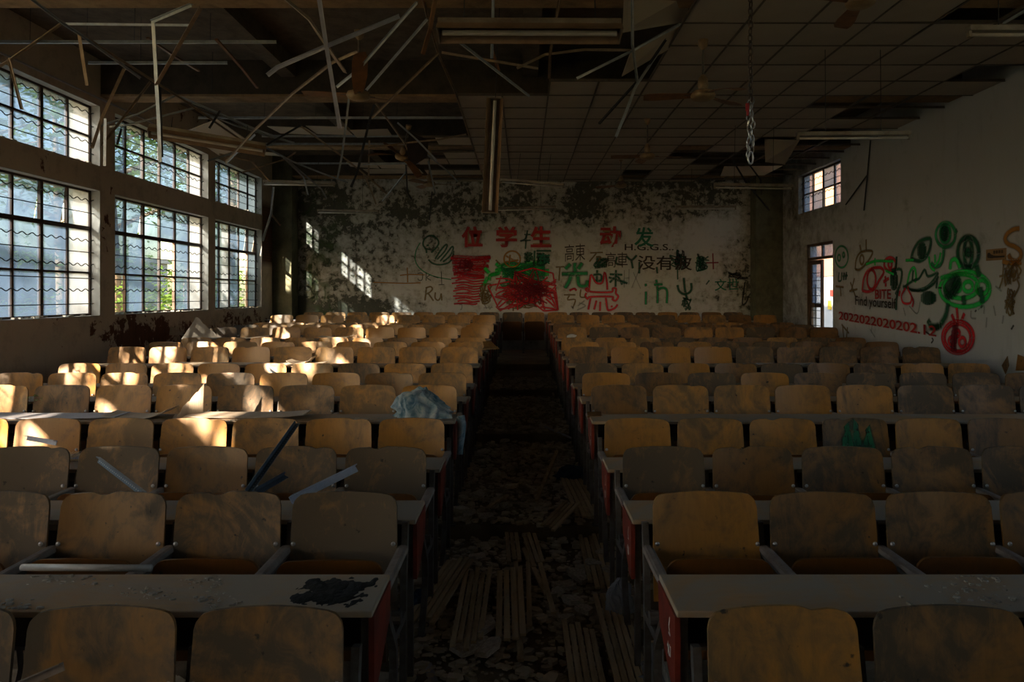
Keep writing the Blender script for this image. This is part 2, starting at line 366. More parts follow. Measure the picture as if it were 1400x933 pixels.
# limewashed lining of the reveals, proud of the opening by 6 mm
def revealbox(a, b_, z0, z1, idx):
    mb = MB(); t = .008
    mb.box(XG, XL+.002, a, a+t, z0, z1); mb.box(XG, XL+.002, b_-t, b_, z0, z1)
    mb.box(XG, XL+.002, a+t, b_-t, z1-t, z1); mb.box(XG, XL+.012, a+t, b_-t, z0, z0+t)
    return mb.obj('window_reveal', M['reveal'], wall_left)
bar_cache = {}
def rod_mesh(L, wavy, m):
    key = (round(L, 2), wavy, m.name)
    if key not in bar_cache:
        mb = MB()
        if wavy:
            n = int(L/.02); pts = [(0, i*L/n, .016*math.sin(2*PI*i*L/n/.165)) for i in range(n+1)]
        else: pts = [(0, 0, 0), (0, L, 0)]
        mb.tube(pts, .0065, 5); bar_cache[key] = mb.mesh('rod', m)
    return bar_cache[key]
def window(idx, a, b_, z0, z1, npane, hbars, wavy, straight, missing=(), tilted=(), white=(), xg=XG, mframe=None, flip=1, clean=(), opal=()):
    """steel window in the plane x = xg; hbars = heights of full-width glazing bars"""
    W = bpy.data.objects.new('window_%d' % idx, None); C.objects.link(W); W['kind'] = 'structure'
    W.location = (xg, a, z0)
    L = b_-a; H = z1-z0; fr = mframe or M['frame']; f = .035; mb = MB(); t = .022
    mb.box(-t, t, 0, f, 0, H); mb.box(-t, t, L-f, L, 0, H); mb.box(-t, t, f, L-f, 0, f); mb.box(-t, t, f, L-f, H-f, H)
    mb.obj('window_frame', fr, W)
    pw = L/npane; hb = [0]+[h-z0 for h in hbars]+[H]
    for i in range(1, npane):
        wdt = .026 if i % 2 == 0 else .016
        mb = MB(); mb.box(-.02, .02, i*pw-wdt, i*pw+wdt, f, H-f); mb.obj('mullion', fr, W)
    for h in hb[1:-1]:
        mb = MB(); hh = .028 if abs(h+z0-2.645) < .02 else .013
        mb.box(-.021, .021, f, L-f, h-hh, h+hh); mb.obj('glazing_bar', fr, W)
    for i in range(npane):
        for j in range(len(hb)-1):
            if (i, j) in missing: continue
            mb = MB(); g0, g1 = i*pw+.01, (i+1)*pw-.01
            h0, h1 = hb[j]+.01, hb[j+1]-.01
            T = Matrix.Identity(4)
            if (i, j) in tilted:
                T = Matrix.Translation((0, 0, h1)) @ Matrix.Rotation(.16*flip, 4, 'Y') @ Matrix.Translation((0, 0, -h1))
            mb.box(-.002, .002, g0, g1, h0, h1, T)
            mm = M['glass_clean'] if i in clean else M['glass_opaque'] if (i in opal or (i, j) in opal) else M['glass_white'] if (i in white or (i, j) in white) else M['glass']
            mb.obj('pane', mm, W)
    for z in wavy: inst(rod_mesh(L-.02, True, M['bar']), 'wavy_bar', W, (.055*flip, .01, z-z0))
    for z in straight: inst(rod_mesh(L-.02, False, M['bar']), 'straight_bar', W, (.055*flip, .01, z-z0))
    return W
LW, LS = (3.018, 2.473, 2.148, 1.81), (2.85, 2.317, 1.966, 1.627)
UW, US = (4.20, 3.80), (4.03, 3.655)
idx = 1
for k, (a, b_) in enumerate(BAYS):
    miss = {5: [(0, 0), (0, 1)][:1] + [(3, 0), (3, 1)], 6: [(3, 0), (3, 1)]}.get(k, [(i_, j_) for i_ in range(6) for j_ in range(3) if (i_+j_+k) % 4 and k < 4] if k < 4 else [])  # off-camera bays lose many panes so more light comes in
    npn = 6 if k < 6 else 5
    window(idx, a, b_, ZS, ZT, npn, (2.045, 2.645), LW, LS, missing=miss, tilted=[(3, 2), (4, 2)] if k in (4, 6) else [(1, 2)], white=(5,) if k < 6 else (1,), clean={5: (2,)}.get(k, ()), opal=(4,) if k == 6 else ()); idx += 1
    window(idx, a, b_, ZU, ZV, npn, (3.90,), UW, US, missing=[(i_, 1) for i_ in range(6)] if k == 0 else [(i_, j_) for i_ in range(6) for j_ in range(2) if (i_+j_+k) % 3] if k < 4 else [], white=(5, 0) if k == 4 else (5,), clean={5: (1, 2, 4), 6: (2,)}.get(k, ()), opal=(3, 4) if k == 6 else tuple((i_, 0) for i_ in range(6)) if k == 0 else ()); idx += 1  # opal panes here act as sun block
    revealbox(a, b_, ZS, ZT, k); revealbox(a, b_, ZU, ZV, k)
# crumbling putty and plaster crumbs on the sills
mb = MB()
for k in range(4, 7):
    a, b_ = BAYS[k]
    for _ in range(70):
        y = R.uniform(a+.05, b_-.05); s = R.uniform(.006, .022); z = R.choice((ZS, ZU))+.008
        x = XL-R.uniform(.01, .12); mb.box(x-s, x+s, y-s*1.4, y+s*1.6, z, z+s)
mb.obj('plaster_crumbs', M['plaster'], wall_left, kind='stuff')
# metal wall angle under the ceiling line, left
mb = MB(); mb.box(XL, XL+.03, 5.6, 10.6, ZC, ZC+.004); mb.box(XL, XL+.003, 5.6, 10.6, ZC, ZC+.03)
mb.obj('wall_angle', M['light_metal'], wall_left)
# ------------------------------------------------------------------ back wall, right wall, front wall
mb = MB(); mb.box(XL-.3, XR+.3, YB, YB+.25, -.4, 4.95); wall_back = mb.obj('wall_back', M['wall_back'], kind='structure')
mb = MB(); mb.box(XL-.3, XR+.3, YF-.25, YF, -.4, 4.95); mb.obj('wall_front', M['wall_right'], kind='structure')
RW0, RW1 = 12.87, 14.85; D0, D1, DZ = 13.20, 14.50, 2.80
XO = XR+.25; mb = MB()
mb.box(XR, XO, YF-.3, -4.9, -.4, 4.95); mb.box(XR, XO, -.6, 1.2, -.4, 4.95); mb.box(XR, XO, 4.8, RW0, -.4, 4.95); mb.box(XR, XO, 1.2, 4.8, -.4, ZS); mb.box(XR, XO, 1.2, 4.8, ZT, ZU); mb.box(XR, XO, 1.2, 4.8, ZV, 4.95)
mb.box(XR, XO, -4.9, -.6, ZV, 4.95); mb.box(XR, XO, -4.9, -.6, 2.7, ZU); mb.box(XR, XO, -3.1, -2.6, -.4, 2.7); mb.box(XR, XO, -2.6, -.6, -.4, ZS)  # off-camera doorway and openings added to let light in
mb.box(XR, XO, RW1, YB+.3, -.4, 4.95)
mb.box(XR, XO, RW0, RW1, ZV, 4.95); mb.box(XR, XO, RW0, RW1, DZ, ZU)
mb.box(XR, XO, RW0, D0, -.4, DZ); mb.box(XR, XO, D1, RW1, -.4, DZ); mb.box(XR, XO, D0, D1, -.4, .33)
wall_right = mb.obj('wall_right', M['wall_right'], kind='structure')
window(idx, RW0+.0, RW1, ZU, ZV, 4, (3.90,), (4.15, 3.82), (4.02, 3.67), white=(1, 2), xg=XR+.12, flip=-1, missing=[(1, 0), (2, 1)]); idx += 1
window(idx, 1.2, 4.8, ZS, ZT, 6, (2.045, 2.645), LW, LS, xg=XR+.12, flip=-1, missing=[(i_, j_) for i_ in range(6) for j_ in range(3) if (i_+j_) % 3]); idx += 1  # this and the windows below: unseen, added to light the left wall
window(idx, 1.2, 4.8, ZU, ZV, 6, (3.90,), UW, US, xg=XR+.12, flip=-1, missing=[(i_, j_) for i_ in range(6) for j_ in range(2) if (i_+j_) % 3]); idx += 1
window(idx, -4.9, -.6, ZU, ZV, 6, (3.90,), (4.15, 3.82), (4.02, 3.67), xg=XR+.12, flip=-1, missing=[(1, 0), (4, 1)]); idx += 1
window(idx, -2.6, -.6, ZS, 2.7, 4, (2.05,), (2.3, 1.8), (2.15, 1.65), xg=XR+.12, flip=-1, missing=[(1, 0)]); idx += 1
# exposed column stubs in the back corners and a shallow pilaster
mb = MB(); mb.box(XL, -5.30, 15.67, YB, .3, 4.95); mb.obj('trim_1', M['column'], kind='structure', bevel=.01)
mb = MB(); mb.box(5.36, XR, 15.72, YB, .3, 4.95); mb.obj('trim_2', M['column'], kind='structure', bevel=.01)
# door in the right wall: transom light, one leaf shut, the other swung outwards
DR = bpy.data.objects.new('door_1', None); C.objects.link(DR); DR['kind'] = 'structure'; DR.location = (XR+.10, D0, .33)
DH = DZ-.33; DL = D1-D0; mb = MB()
mb.box(-.05, .05, 0, .06, 0, DH); mb.box(-.05, .05, DL-.06, DL, 0, DH); mb.box(-.05, .05, .06, DL-.06, DH-.05, DH)
mb.box(-.05, .05, .06, DL-.06, DH-.33, DH-.28); mb.obj('door_frame', M['doorwood'], DR)
for i in range(2):
    mb = MB(); c0 = .06+i*(DL-.12)/2; c1 = c0+(DL-.12)/2
    mb.box(-.02, .02, c0+.02, c1-.02, DH-.28, DH-.05); mb.obj('pane', M['glass'], DR)
mb = MB(); mb.box(-.025, .025, DL/2-.02, DL/2+.02, DH-.28, DH-.05); mb.obj('mullion', M['doorwood'], DR)
def leaf(parent_loc_y, hinge_rot, sgn):
    lf = bpy.data.objects.new('door_leaf', None); C.objects.link(lf); lf.parent = DR; lf.location = (0, parent_loc_y, 0); lf.rotation_euler = (0, 0, hinge_rot)
    W_ = (DL-.12)/2; H_ = DH-.34; mb = MB()
    def bx(a, b_, c, d, t=.02): mb.box(-t, t, min(sgn*a, sgn*b_), max(sgn*a, sgn*b_), c, d)
    bx(0, .08, 0, H_); bx(W_-.08, W_, 0, H_); bx(.08, W_-.08, H_-.09, H_); bx(.08, W_-.08, 0, .55); bx(.08, W_-.08, 1.15, 1.23)
    mb.obj('stile_frame', M['doorwood'], lf)
    for k in range(9):
        z = .62+k*.155; mb = MB(); mb.tube([(-.03, sgn*.08, z), (-.03, sgn*(W_-.08), z)], .007, 5); mb.obj('security_rod', M['bar'], lf)
    mb = MB(); mb.tube([(-.03, sgn*W_/2, .55), (-.03, sgn*W_/2, H_-.5)], .008, 5); mb.obj('security_rod', M['bar'], lf)
    mb = MB(); mb.box(.0, .004, min(sgn*.08, sgn*(W_-.08)), max(sgn*.08, sgn*(W_-.08)), 1.23, H_-.09); mb.obj('pane', M['glass'], lf)
leaf(DL-.06, 0, -1); leaf(.06, -1.25, 1)
# ------------------------------------------------------------------ roof slab, beams, suspended ceiling
mb = MB(); mb.box(XL-.6, XR+.6, YF-.5, YB+.5, 4.95, 5.12); ceiling = mb.obj('ceiling', M['concrete'], kind='structure')
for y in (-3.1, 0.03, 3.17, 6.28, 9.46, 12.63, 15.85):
    mb = MB(); mb.box(XL, XR, y-.15, y+.15, 4.47, 4.95); bo = mb.obj('beam', M['shaded'], ceiling)
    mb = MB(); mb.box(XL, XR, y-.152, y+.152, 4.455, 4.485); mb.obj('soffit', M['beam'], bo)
for x in (-3.2, .1, 3.3):
    mb = MB(); mb.box(x-.1, x+.1, YF, YB, 4.72, 4.949); mb.obj('joist', M['concrete'], ceiling)
XCOL = [-.89+.6125*k for k in range(12)]; XCOL[-1] = XR-.002
YROW = [6.657+.607*j for j in range(-5, 16)]+[YB-.01]          # index 5 -> 6.657
tile_cache = {}
def tile_mesh(w_, d_):
    k = (round(w_, 3), round(d_, 3))
    if k not in tile_cache:
        mb = MB(); mb.box(-w_/2, w_/2, -d_/2, d_/2, 0, .010); tile_cache[k] = mb.mesh('tile', M['tile'])
    return tile_cache[k]
def row_of(y): return min(range(len(YROW)), key=lambda i: abs(YROW[i]-y))
miss = set()
for c in (8, 9, 10): miss |= {(c, row_of(6.05)), (c, row_of(9.09))}
miss |= {(10, row_of(7.87)), (9, row_of(9.7)), (10, row_of(9.7)), (6, row_of(12.12)), (6, row_of(12.73)), (5, row_of(14.55)), (5, row_of(15.15)),
         (7, row_of(15.15)), (8, row_of(11.5)), (8, row_of(12.12)), (7, row_of(12.73)), (7, row_of(13.3)), (8, row_of(13.3)), (8, row_of(12.73))}
for j in range(row_of(10.9), len(YROW)-1):
    for c in (9, 10): miss.add((c, j))
for j in range(row_of(12.7), len(YROW)-1): miss.add((8, j))
j89 = row_of(9.09)-0; first = {0: row_of(9.09), 1: row_of(9.09), 2: row_of(8.48), 3: row_of(8.48)}
for c in range(11):
    for j in range(len(YROW)-1):
        if j < first.get(c, 0) or (c, j) in miss: continue
        x0, x1, y0, y1 = XCOL[c], XCOL[c+1], YROW[j], YROW[j+1]
        if y1-y0 < .08: continue
        inst(tile_mesh(x1-x0-.022, y1-y0-.022), 'ceiling_tile', ceiling, ((x0+x1)/2, (y0+y1)/2, ZC+R.uniform(0, .006)), (R.gauss(0, .004), R.gauss(0, .005), 0))
for c in (-1, -2):                                    # what is left on the far left side
    for j in range(row_of(11.5), len(YROW)-1):
        if (c, j) in {(-1, row_of(12.12)), (-1, row_of(13.94)), (-1, row_of(15.15)), (-2, row_of(11.5)), (-2, row_of(12.12)), (-2, row_of(12.73)), (-2, row_of(13.94)), (-2, row_of(15.15))}: continue
        x0 = -.89+.6125*c; y0, y1 = YROW[j], YROW[j+1]
        if y1-y0 < .08: continue
        inst(tile_mesh(.59, y1-y0-.022), 'ceiling_tile', ceiling, (x0+.306, (y0+y1)/2, ZC+.004), (R.gauss(0, .01), R.gauss(0, .01), 0))
for (x, y, rx, ry, rz) in ((-3.75, 11.1, .05, .04, 0), (-3.14, 11.1, .02, .03, 0), (-2.5, 11.3, .03, -.04, .05), (-3.3, 14.1, .03, .05, .1), (-2.7, 14.2, .02, .02, 0),
                           (-3.1, 14.8, .02, 0, 0), (-2.5, 14.8, .03, 0, 0), (-4.9, 12.9, .1, .05, .2)):
    inst(tile_mesh(.60, .59), 'ceiling_tile', ceiling, (x, y, ZC+.01), (rx, ry, rz))
# grid: runners along the room, cross bars across it
for k, x in enumerate(XCOL[:-1]):
    y0 = YROW[first.get(k, 0)]; mb = MB(); mb.box(x-.011, x+.011, y0, YB-.01, ZC-.004, ZC); mb.box(x-.0015, x+.0015, y0, YB-.01, ZC, ZC+.03); mb.obj('grid_runner', M['grid'], ceiling)
for j, y in enumerate(YROW[:-1]):
    xa = XCOL[4] if j < row_of(8.48) else XCOL[2] if j < row_of(9.09) else XCOL[0] if j < row_of(11.5) else -2.1
    mb = MB(); mb.box(xa, XR-.003, y-.011, y+.011, ZC-.005, ZC-.001); mb.box(xa, XR-.003, y-.0015, y+.0015, ZC-.001, ZC+.03); mb.obj('grid_crossbar', M['grid'], ceiling)
# bare cross bars that still span the stripped left bay
TPROF = [(-.012, 0), (.012, 0), (.012, .003), (.0015, .003), (.0015, .034), (-.0015, .034), (-.0015, .003), (-.012, .003)]
for (y, xa, xb) in ((7.2, -5.7, -2.6), (7.85, -5.0, -3.4), (10.3, -4.9, -.9), (11.5, -4.4, -2.1), (12.1, -4.6, -2.1), (13.9, -4.6, -2.1)):
    mb = MB(); mb.sweep([(xa, y, ZC), (xb, y, ZC)], TPROF); mb.obj('grid_crossbar', M['metal'], ceiling)
# hanger wires
for (x, y) in [(-5.2, 7.2), (-4.6, 7.2), (-4.1, 7.2), (-3.3, 7.2), (-4.4, 7.85), (-3.9, 10.3), (-2.9, 10.3), (-1.9, 10.3), (-3.5, 11.5), (-2.7, 11.5), (-4.1, 9.0)]:
    mb = MB(); mb.tube([(x, y, ZC+.03), (x+.01, y, 4.95)], .003, 4); mb.obj('hanger_wire', M['metal_dark'], ceiling)
# two tiles swinging down at the broken edge and one sagging near the door side
for (a, b_, c, d) in (((853, 0, 6.2), (944, -8, 6.2), (938, 30, 6.75), (851, 45, 6.6)), ((862, 72, 7.1), (933, 32, 6.75), (917, 66, 7.35), (850, 105, 7.45)),
                      ((252, 181, 9.3), (297, 163, 9.0), (346, 198, 9.6), (300, 213, 9.9)), ((1045, 190, 11.7), (1093, 192, 11.6), (1073, 225, 12.4), (1046, 222, 12.1)), ((990, 228, 13.6), (1070, 227, 13.6), (1045, 240, 14.6), (985, 241, 14.6))):
    q4 = [P(*t) for t in (a, b_, c, d)]; nn = (q4[1]-q4[0]).cross(q4[3]-q4[0]).normalized()*.01
    if nn.z < 0: nn = -nn
    mb = MB(); mb.add(q4+[v+nn for v in q4], [(0,1,2,3), (7,6,5,4), (0,4,5,1), (1,5,6,2), (2,6,7,3), (3,7,4,0)]); mb.obj('ceiling_tile', M['tile'], ceiling)
# ------------------------------------------------------------------ tip-up lecture chairs
def panel(W_, H_, th, arch, rc, curve, lean, taper=.0, nick=None, nx=18, nz=6):
    """bent plywood panel: x across, z up from 0, faces -y; rounded top corners"""
    def top(x):
        a = abs(x)/(W_/2); t = H_-arch*a*a
        e = W_/2-abs(x)
        if e < rc: t -= rc-math.sqrt(max(0, rc*rc-(rc-e)**2))
        if nick: t -= nick(x)
        return t
    xs = sorted(set([round(-W_/2+W_*i/nx, 4) for i in range(nx+1)]+[round(s*(W_/2-rc*k), 4) for s in (-1, 1) for k in (.12, .35, .65)]))
    mb = MB(); cols = len(xs); vs = []
    for side in (0, 1):
        for x in xs:
            for j in range(nz+1):
                z = top(x)*j/nz; xx = x*(1-taper*z/H_)
                y = -curve*(x/(W_/2))**2+lean*z+side*th
                vs.append((xx, y, z))
    n1 = cols*(nz+1); fs = []
    for i in range(cols-1):
        for j in range(nz):
            a = i*(nz+1)+j; b_ = a+nz+1
            fs.append((a, b_, b_+1, a+1)); fs.append((n1+a+1, n1+b_+1, n1+b_, n1+a))
        a = i*(nz+1)+nz; b_ = a+nz+1; fs.append((a, b_, n1+b_, n1+a))
        a = i*(nz+1); b_ = a+nz+1; fs.append((b_, a, n1+a, n1+b_))
    for j in range(nz):
        fs.append((j, j+1, n1+j+1, n1+j)); k = (cols-1)*(nz+1)+j; fs.append((k+1, k, n1+k, n1+k+1))
    mb.add(vs, fs); return mb
def smooth_mesh(me): me.shade_smooth(); me.set_sharp_from_angle(angle=math.radians(35)) if hasattr(me, 'set_sharp_from_angle') else None; return me
BH = .44
backs = []
for kind in range(4):
    nick = None
    if kind == 2: nick = lambda x: .018*max(0, 1-abs(x+.06)/.05)+.0015*math.sin(x*60)**2
    if kind == 3: nick = lambda x: .012*max(0, 1-abs(x-.11)/.04)
    for mm in ('ply', 'ply_dusty_shaded'):
        backs.append(smooth_mesh(panel(.468, BH, .011, .010, .045, .028, .13, .045, nick).mesh('backrest', M[mm])))
tip_me = smooth_mesh(panel(.425, .43, .012, .002, .055, .012, -.10, 0).mesh('seat', M['seat_under']))
mb = MB(); mb.lathe([(0, -.006), (.005, -.007), (.009, -.004), (.010, 0)], n=10); bolt_me = mb.mesh('bolt', M['bolt'], True)
mb = MB(); pr = [(-.021, 0), (.021, 0), (.024, .006), (.021, .022), (.010, .026), (-.010, .026), (-.021, .022), (-.024, .006)]
mb.sweep([(0, -.40, 0), (0, -.385, .0), (0, -.2, .0), (0, .0, .0)], pr); arm_me = mb.mesh('armrest', M['arm'])
# cast standard: rear upright, S-curved front member, foot rail, gusset under the armrest
def standard():
    mb = MB(); p = [(-.013, -.018), (.013, -.018), (.013, .018), (-.013, .018)]
    mb.sweep([(0, .02, 0), (0, .03, .3), (0, .045, .55), (0, .085, .76)], p, Vector((0, 1, 0)))
    mb.sweep([(0, -.36, .655), (0, -.365, .60), (0, -.33, .52), (0, -.25, .43), (0, -.20, .36), (0, -.19, .27), (0, -.23, .16), (0, -.30, .07), (0, -.36, .012)], [(a*1.15, b_*.9) for a, b_ in p], Vector((0, 1, 0)))
    mb.sweep([(0, -.36, .64), (0, 0.04, .64)], [(-.008, -.012), (.008, -.012), (.008, .012), (-.008, .012)])
    mb.sweep([(0, -.22, .40), (0, .03, .38)], p); mb.sweep([(0, -.37, .012), (0, .06, .012)], [(-.02, -.012), (.02, -.012), (.02, .010), (-.02, .010)])
    mb.tube([(-.02, -.13, .44), (.02, -.13, .44)], .028, 10)
    return mb.mesh('standard', M['iron'])
std_me = standard()
S0L, S0R, SP = -.515, .535, .5
LOOK = {}
def make_chair(n, side, k, xc, last_x=None):
    d = rowd(n); z = floor_z(d-.3) if n < 14 else .444
    zt = .90-(.005 if n == 1 else 0)
    lab = label_chair(n, side, k)
    t = thing('lecture_chair', lab, 'chair', (xc, d, z), group='tip up plywood lecture chairs in stepped rows')
    rr = random.Random(n*100+k*7+(3 if side == 'R' else 0))
    kind = rr.choice((0, 0, 0, 1, 2, 3)); dusty = rr.random() < (1 if n < 4 else .12 if side == 'L' else (0 if n < 5 and k == 0 else .42+.06*k))  # right block picked darker outward to stand for its deeper shade
    if side == 'R' and k == 0 and n in (1, 2, 4): dusty = False
    b = inst(backs[kind*2+(1 if dusty else 0)], 'backrest', t, (0, 0, zt-BH), (rr.gauss(0, .012), rr.gauss(0, .006), rr.gauss(0, .010)))
    s = inst(tip_me, 'seat', t, (0, -.135+rr.gauss(0, .006), .27), (rr.gauss(0, .02), rr.gauss(0, .008), 0))
    inst(arm_me, 'armrest', t, (-.25, .02, .655)); inst(std_me, 'standard', t, (-.25, 0, 0))
    if n <= 6:
        for sx in (-1, 1): inst(bolt_me, 'bolt', t, (sx*.213, -.005, zt-BH+.235), (-PI/2, 0, 0))
    if last_x is not None:
        inst(arm_me, 'armrest', t, (last_x, .02, .655)); inst(std_me, 'standard', t, (last_x, 0, 0))
    return t
SPECIAL = {(4, 'R', 3): 'plywood chair back with green sprayed scrawl, fifth row from the front, right block'}
def label_chair(n, side, k):
    r = ORD[n-1]
    blk = 'left' if side == 'L' else 'right'
    if side == 'C': return 'back row plywood chair closing the %s half of the aisle end' % ('left' if k == 0 else 'right')
    return '%s plywood tip-up chair, %s seat from the aisle, %s block, %s row from the front' % ('scuffed' if n < 5 else 'worn', ORD[k], blk, r)
for n in range(1, 16):
    d = rowd(n); lim_l, lim_r = -715*d/F-.25, 685*d/F+.25
    for k in range(9):
        xl = S0L-SP*(k+.5); xr = S0R+SP*(k+.5)
        if xl > lim_l-.25 and not (n == 15 and k > 8): make_chair(n, 'L', k, xl, .25 if k == 0 else None)
        if xr < lim_r+.25: make_chair(n, 'R', k, xr, .25 if (k == 8) else None)
for k, x in enumerate((-.24, .26)): make_chair(15, 'C', k, x)
# ------------------------------------------------------------------ long writing desks in front of every row
def desk(n, side):
    x0, x1 = (S0L-4.5-.02, S0L+.035) if side == 'L' else (S0R-.045, S0R+4.5+.02)
    d = rowd(n); z = lev(n)
    yf, yn = d-.45, d-.74                         # far and near edges of the top
    if n == 15: yf, yn = d-.95, d-1.24
    lab = 'long dusty writing desk on the %s side, in front of the %s row' % ('left' if side == 'L' else 'right', ORD[n-1])
    t = thing('writing_desk', lab, 'desk', ((x0+x1)/2, (yf+yn)/2, z), group='continuous writing desks')
    L = (x1-x0)/2; D = .145; rr = random.Random(n*3+(side == 'R'))
    mb = MB(); mb.box(-L, L, -D, D, .728, .75)
    o = mb.obj('tabletop', M['desk'], t, bevel=.004); o.location.x = 0
    mb = MB(); mb.box(-L+.02, L-.02, -D+.05, D-.01, .60, .612); mb.obj('book_shelf', M['dark_board'], t)
    mb = MB(); mb.box(-L+.02, L-.02, D-.03, D-.015, .612, .728); mb.obj('back_board', M['dark_board'], t)
    for s in (-1, 1):
        mb = MB(); mb.prism([(-D+.01, .728), (D-.005, .728), (D-.03, .60), (-D+.06, .48), (-D+.01, .48)], 'x', s*(L-.004)-.009, s*(L-.004)+.009)
        pn = mb.obj('side_panel', M['red'], t)
        if side == 'R' and s == -1 and n in (2, 3, 4, 5):    # small white seat-row figures painted on the red end
            g = MB()
            for (ya, za, yb, zb) in ((-.06, .690, -.045, .655), (-.045, .655, -.068, .635), (-.068, .635, -.04, .632), (-.072, .600, -.070, .565), (-.058, .60, -.048, .58), (-.048, .58, -.06, .565), (-.06, .565, -.045, .56), (-.036, .60, -.038, .56), (-.036, .60, -.026, .58)):
                g.sweep([(0, ya, za), (0, yb, zb)], [(-.0006, -.003), (.0006, -.003), (.0006, .003), (-.0006, .003)], Vector((0, 1, 0)))
            gg = g.obj('painted_figures', M['white_paint'], pn); gg.location.x = -L-.0052
    for i in range(4 if n > 1 else 4):
        x = -L+.03+i*(2*L-.06)/3; mb = MB()
        mb.box(x-.013, x+.013, -D+.035, -D+.06, 0 if n == 15 else -(.0), .73)
        zb = floor_z((yf+yn)/2-D+.04)-z
        mb = MB(); mb.box(x-.013, x+.013, -D+.035, -D+.06, zb, .728); mb.box(x-.013, x+.013, -D+.06, D-.03, .57, .60); mb.box(x-.03, x+.03, -D+.02, -D+.075, zb, zb+.012)
        mb.obj('leg', M['iron'], t)
    return t
for n in range(2, 16):
    for side in 'LR':
        desk(n, side)
# ------------------------------------------------------------------ lamps
def tube_light(label, loc, rot, L=1.25, style='batten', wires=()):
    t = thing('fluorescent_light', label, 'lamp', loc, rot, 'fluorescent lamp fittings')
    if style == 'trough':
        mb = MB(); mb.box(-L/2, L/2, -.05, .05, .03, .075); mb.obj('housing', M['enamel'], t, bevel=.004)
        mb = MB(); mb.add([(-L/2, -.05, .03), (L/2, -.05, .03), (L/2, -.085, -.035), (-L/2, -.085, -.035), (-L/2, -.05, .034), (L/2, -.05, .034), (L/2, -.089, -.035), (-L/2, -.089, -.035)], [(0,1,2,3), (7,6,5,4), (3,2,6,7)])
        mb.add([(-L/2, .05, .03), (L/2, .05, .03), (L/2, .085, -.035), (-L/2, .085, -.035), (-L/2, .05, .034), (L/2, .05, .034), (L/2, .089, -.035), (-L/2, .089, -.035)], [(3,2,1,0), (4,5,6,7), (7,6,2,3)])
        mb.add([(-L/2, -.05, .03), (L/2, -.05, .03), (L/2, .05, .03), (-L/2, .05, .03)], [(3,2,1,0)])
        mb.obj('reflector', M['enamel_in'], t)
        for s in (-1, 1):
            mb = MB(); mb.prism([(-.05, .03), (.05, .03), (.087, -.035), (-.087, -.035)], 'x', s*L/2-.004, s*L/2+.004); mb.obj('end_cap', M['enamel'], t)
        mb = MB(); mb.tube([(-L/2+.03, 0, -.01), (L/2-.03, 0, -.01)], .019, 10); mb.obj('lamp_tube', M['tube'], t)
    else:
        mb = MB(); mb.box(-L/2, L/2, -.032, .032, .0, .042); mb.obj('housing', M['enamel'], t, bevel=.004)
        for s in (-1, 1):
            mb = MB(); mb.box(s*(L/2-.012)-.012, s*(L/2-.012)+.012, -.016, .016, -.045, .0); mb.obj('lamp_holder', M['enamel'], t)
        mb = MB(); mb.tube([(-L/2+.02, 0, -.028), (L/2-.02, 0, -.028)], .014, 10); mb.obj('lamp_tube', M['tube'], t, True)
    for (x, h) in wires:
        mb = MB(); mb.tube([(x, 0, .04), (x, 0, .04+h)], .004, 5); mb.obj('hanger_rod', M['metal_dark'], t)
    return t
def between(a, b):
    v = b-a; return (a+b)/2, (0, -math.asin(v.z/v.length), math.atan2(v.y, v.x)), v.length
def tl(label, a, b, style='batten', wires=(), roll=0):
    A, B = P(*a), P(*b); loc, rot, L = between(A, B); t = tube_light(label, loc, rot, L, style, wires)
    if roll: t.rotation_euler = (Matrix.Rotation(rot[2], 3, 'Z') @ Matrix.Rotation(rot[1], 3, 'Y') @ Matrix.Rotation(roll, 3, 'X')).to_euler()
    return t
tl('large grimy strip light hanging at top centre over the aisle', (599, 43, 4.65), (849, 44, 4.65), 'trough', ((-.45, .85), (.45, .85)), roll=-.25)
tl('strip light hanging level beside the right wall above the window', (1089, 186, 7.4), (1244, 185, 7.4), 'batten', ((-.3, .9), (.3, .9)))
tl('yellowed strip light cut by the right edge of the photo', (1323, 43, 5.4), (1545, 43, 5.4), 'batten', ((-.4, .5), (.4, .5)))
tl('fallen strip light slanting in front of the second upper window', (203, 180, 7.7), (363, 206, 8.2), 'trough', ((.4, .25), (-.4, .2)), roll=-.3)
tl('pale strip light hanging before the dark back left corner', (360, 250, 11.6), (458, 252, 11.6), 'batten', ((-.3, .5), (.3, .5)), roll=-.2)
tl('thin strip light against the mouldy left part of the back wall', (434, 289, 14.4), (518, 290, 14.4), 'batten', ((-.3, .85), (.3, .85)))
tl('strip light on the right in front of the back right corner', (976, 254, 10.6), (1084, 256, 10.6), 'batten', ((-.3, .9), (.3, .9)))
tl('dim strip light hanging over the right part of the back wall', (924, 284, 14.4), (1006, 284, 14.4), 'batten', ((-.3, .85), (.3, .85)))
tl('strip light under the ceiling edge left of centre of the back wall', (685, 247, 13.0), (771, 254, 12.6), 'batten', ((-.3, .52), (.3, .52)))
tl('thin strip light low over the lettering on the back wall', (680, 286, 14.4), (760, 284, 14.4), 'batten', ((-.3, .85), (.3, .85)))
# the fitting that has dropped at one end and hangs upright above the aisle
A, B = P(677, 134, 7.25), P(670, 291, 7.5); v = A-B
t = tube_light('brown strip light fallen from one end, hanging upright over the aisle', (A+B)/2, (0, 0, 0), v.length, 'trough')
xa = v.normalized(); za = Vector((0, -1, 0))*-1; ya = za.cross(xa).normalized(); za = xa.cross(ya)
t.rotation_euler = Matrix((xa, ya, za)).transposed().to_euler()
mb = MB(); mb.tube([(v.length/2, 0, .04), (v.length/2+.16, 0, .05), (v.length/2+1.0, .0, .05)], .004, 5); mb.obj('hanger_rod', M['metal_dark'], t)
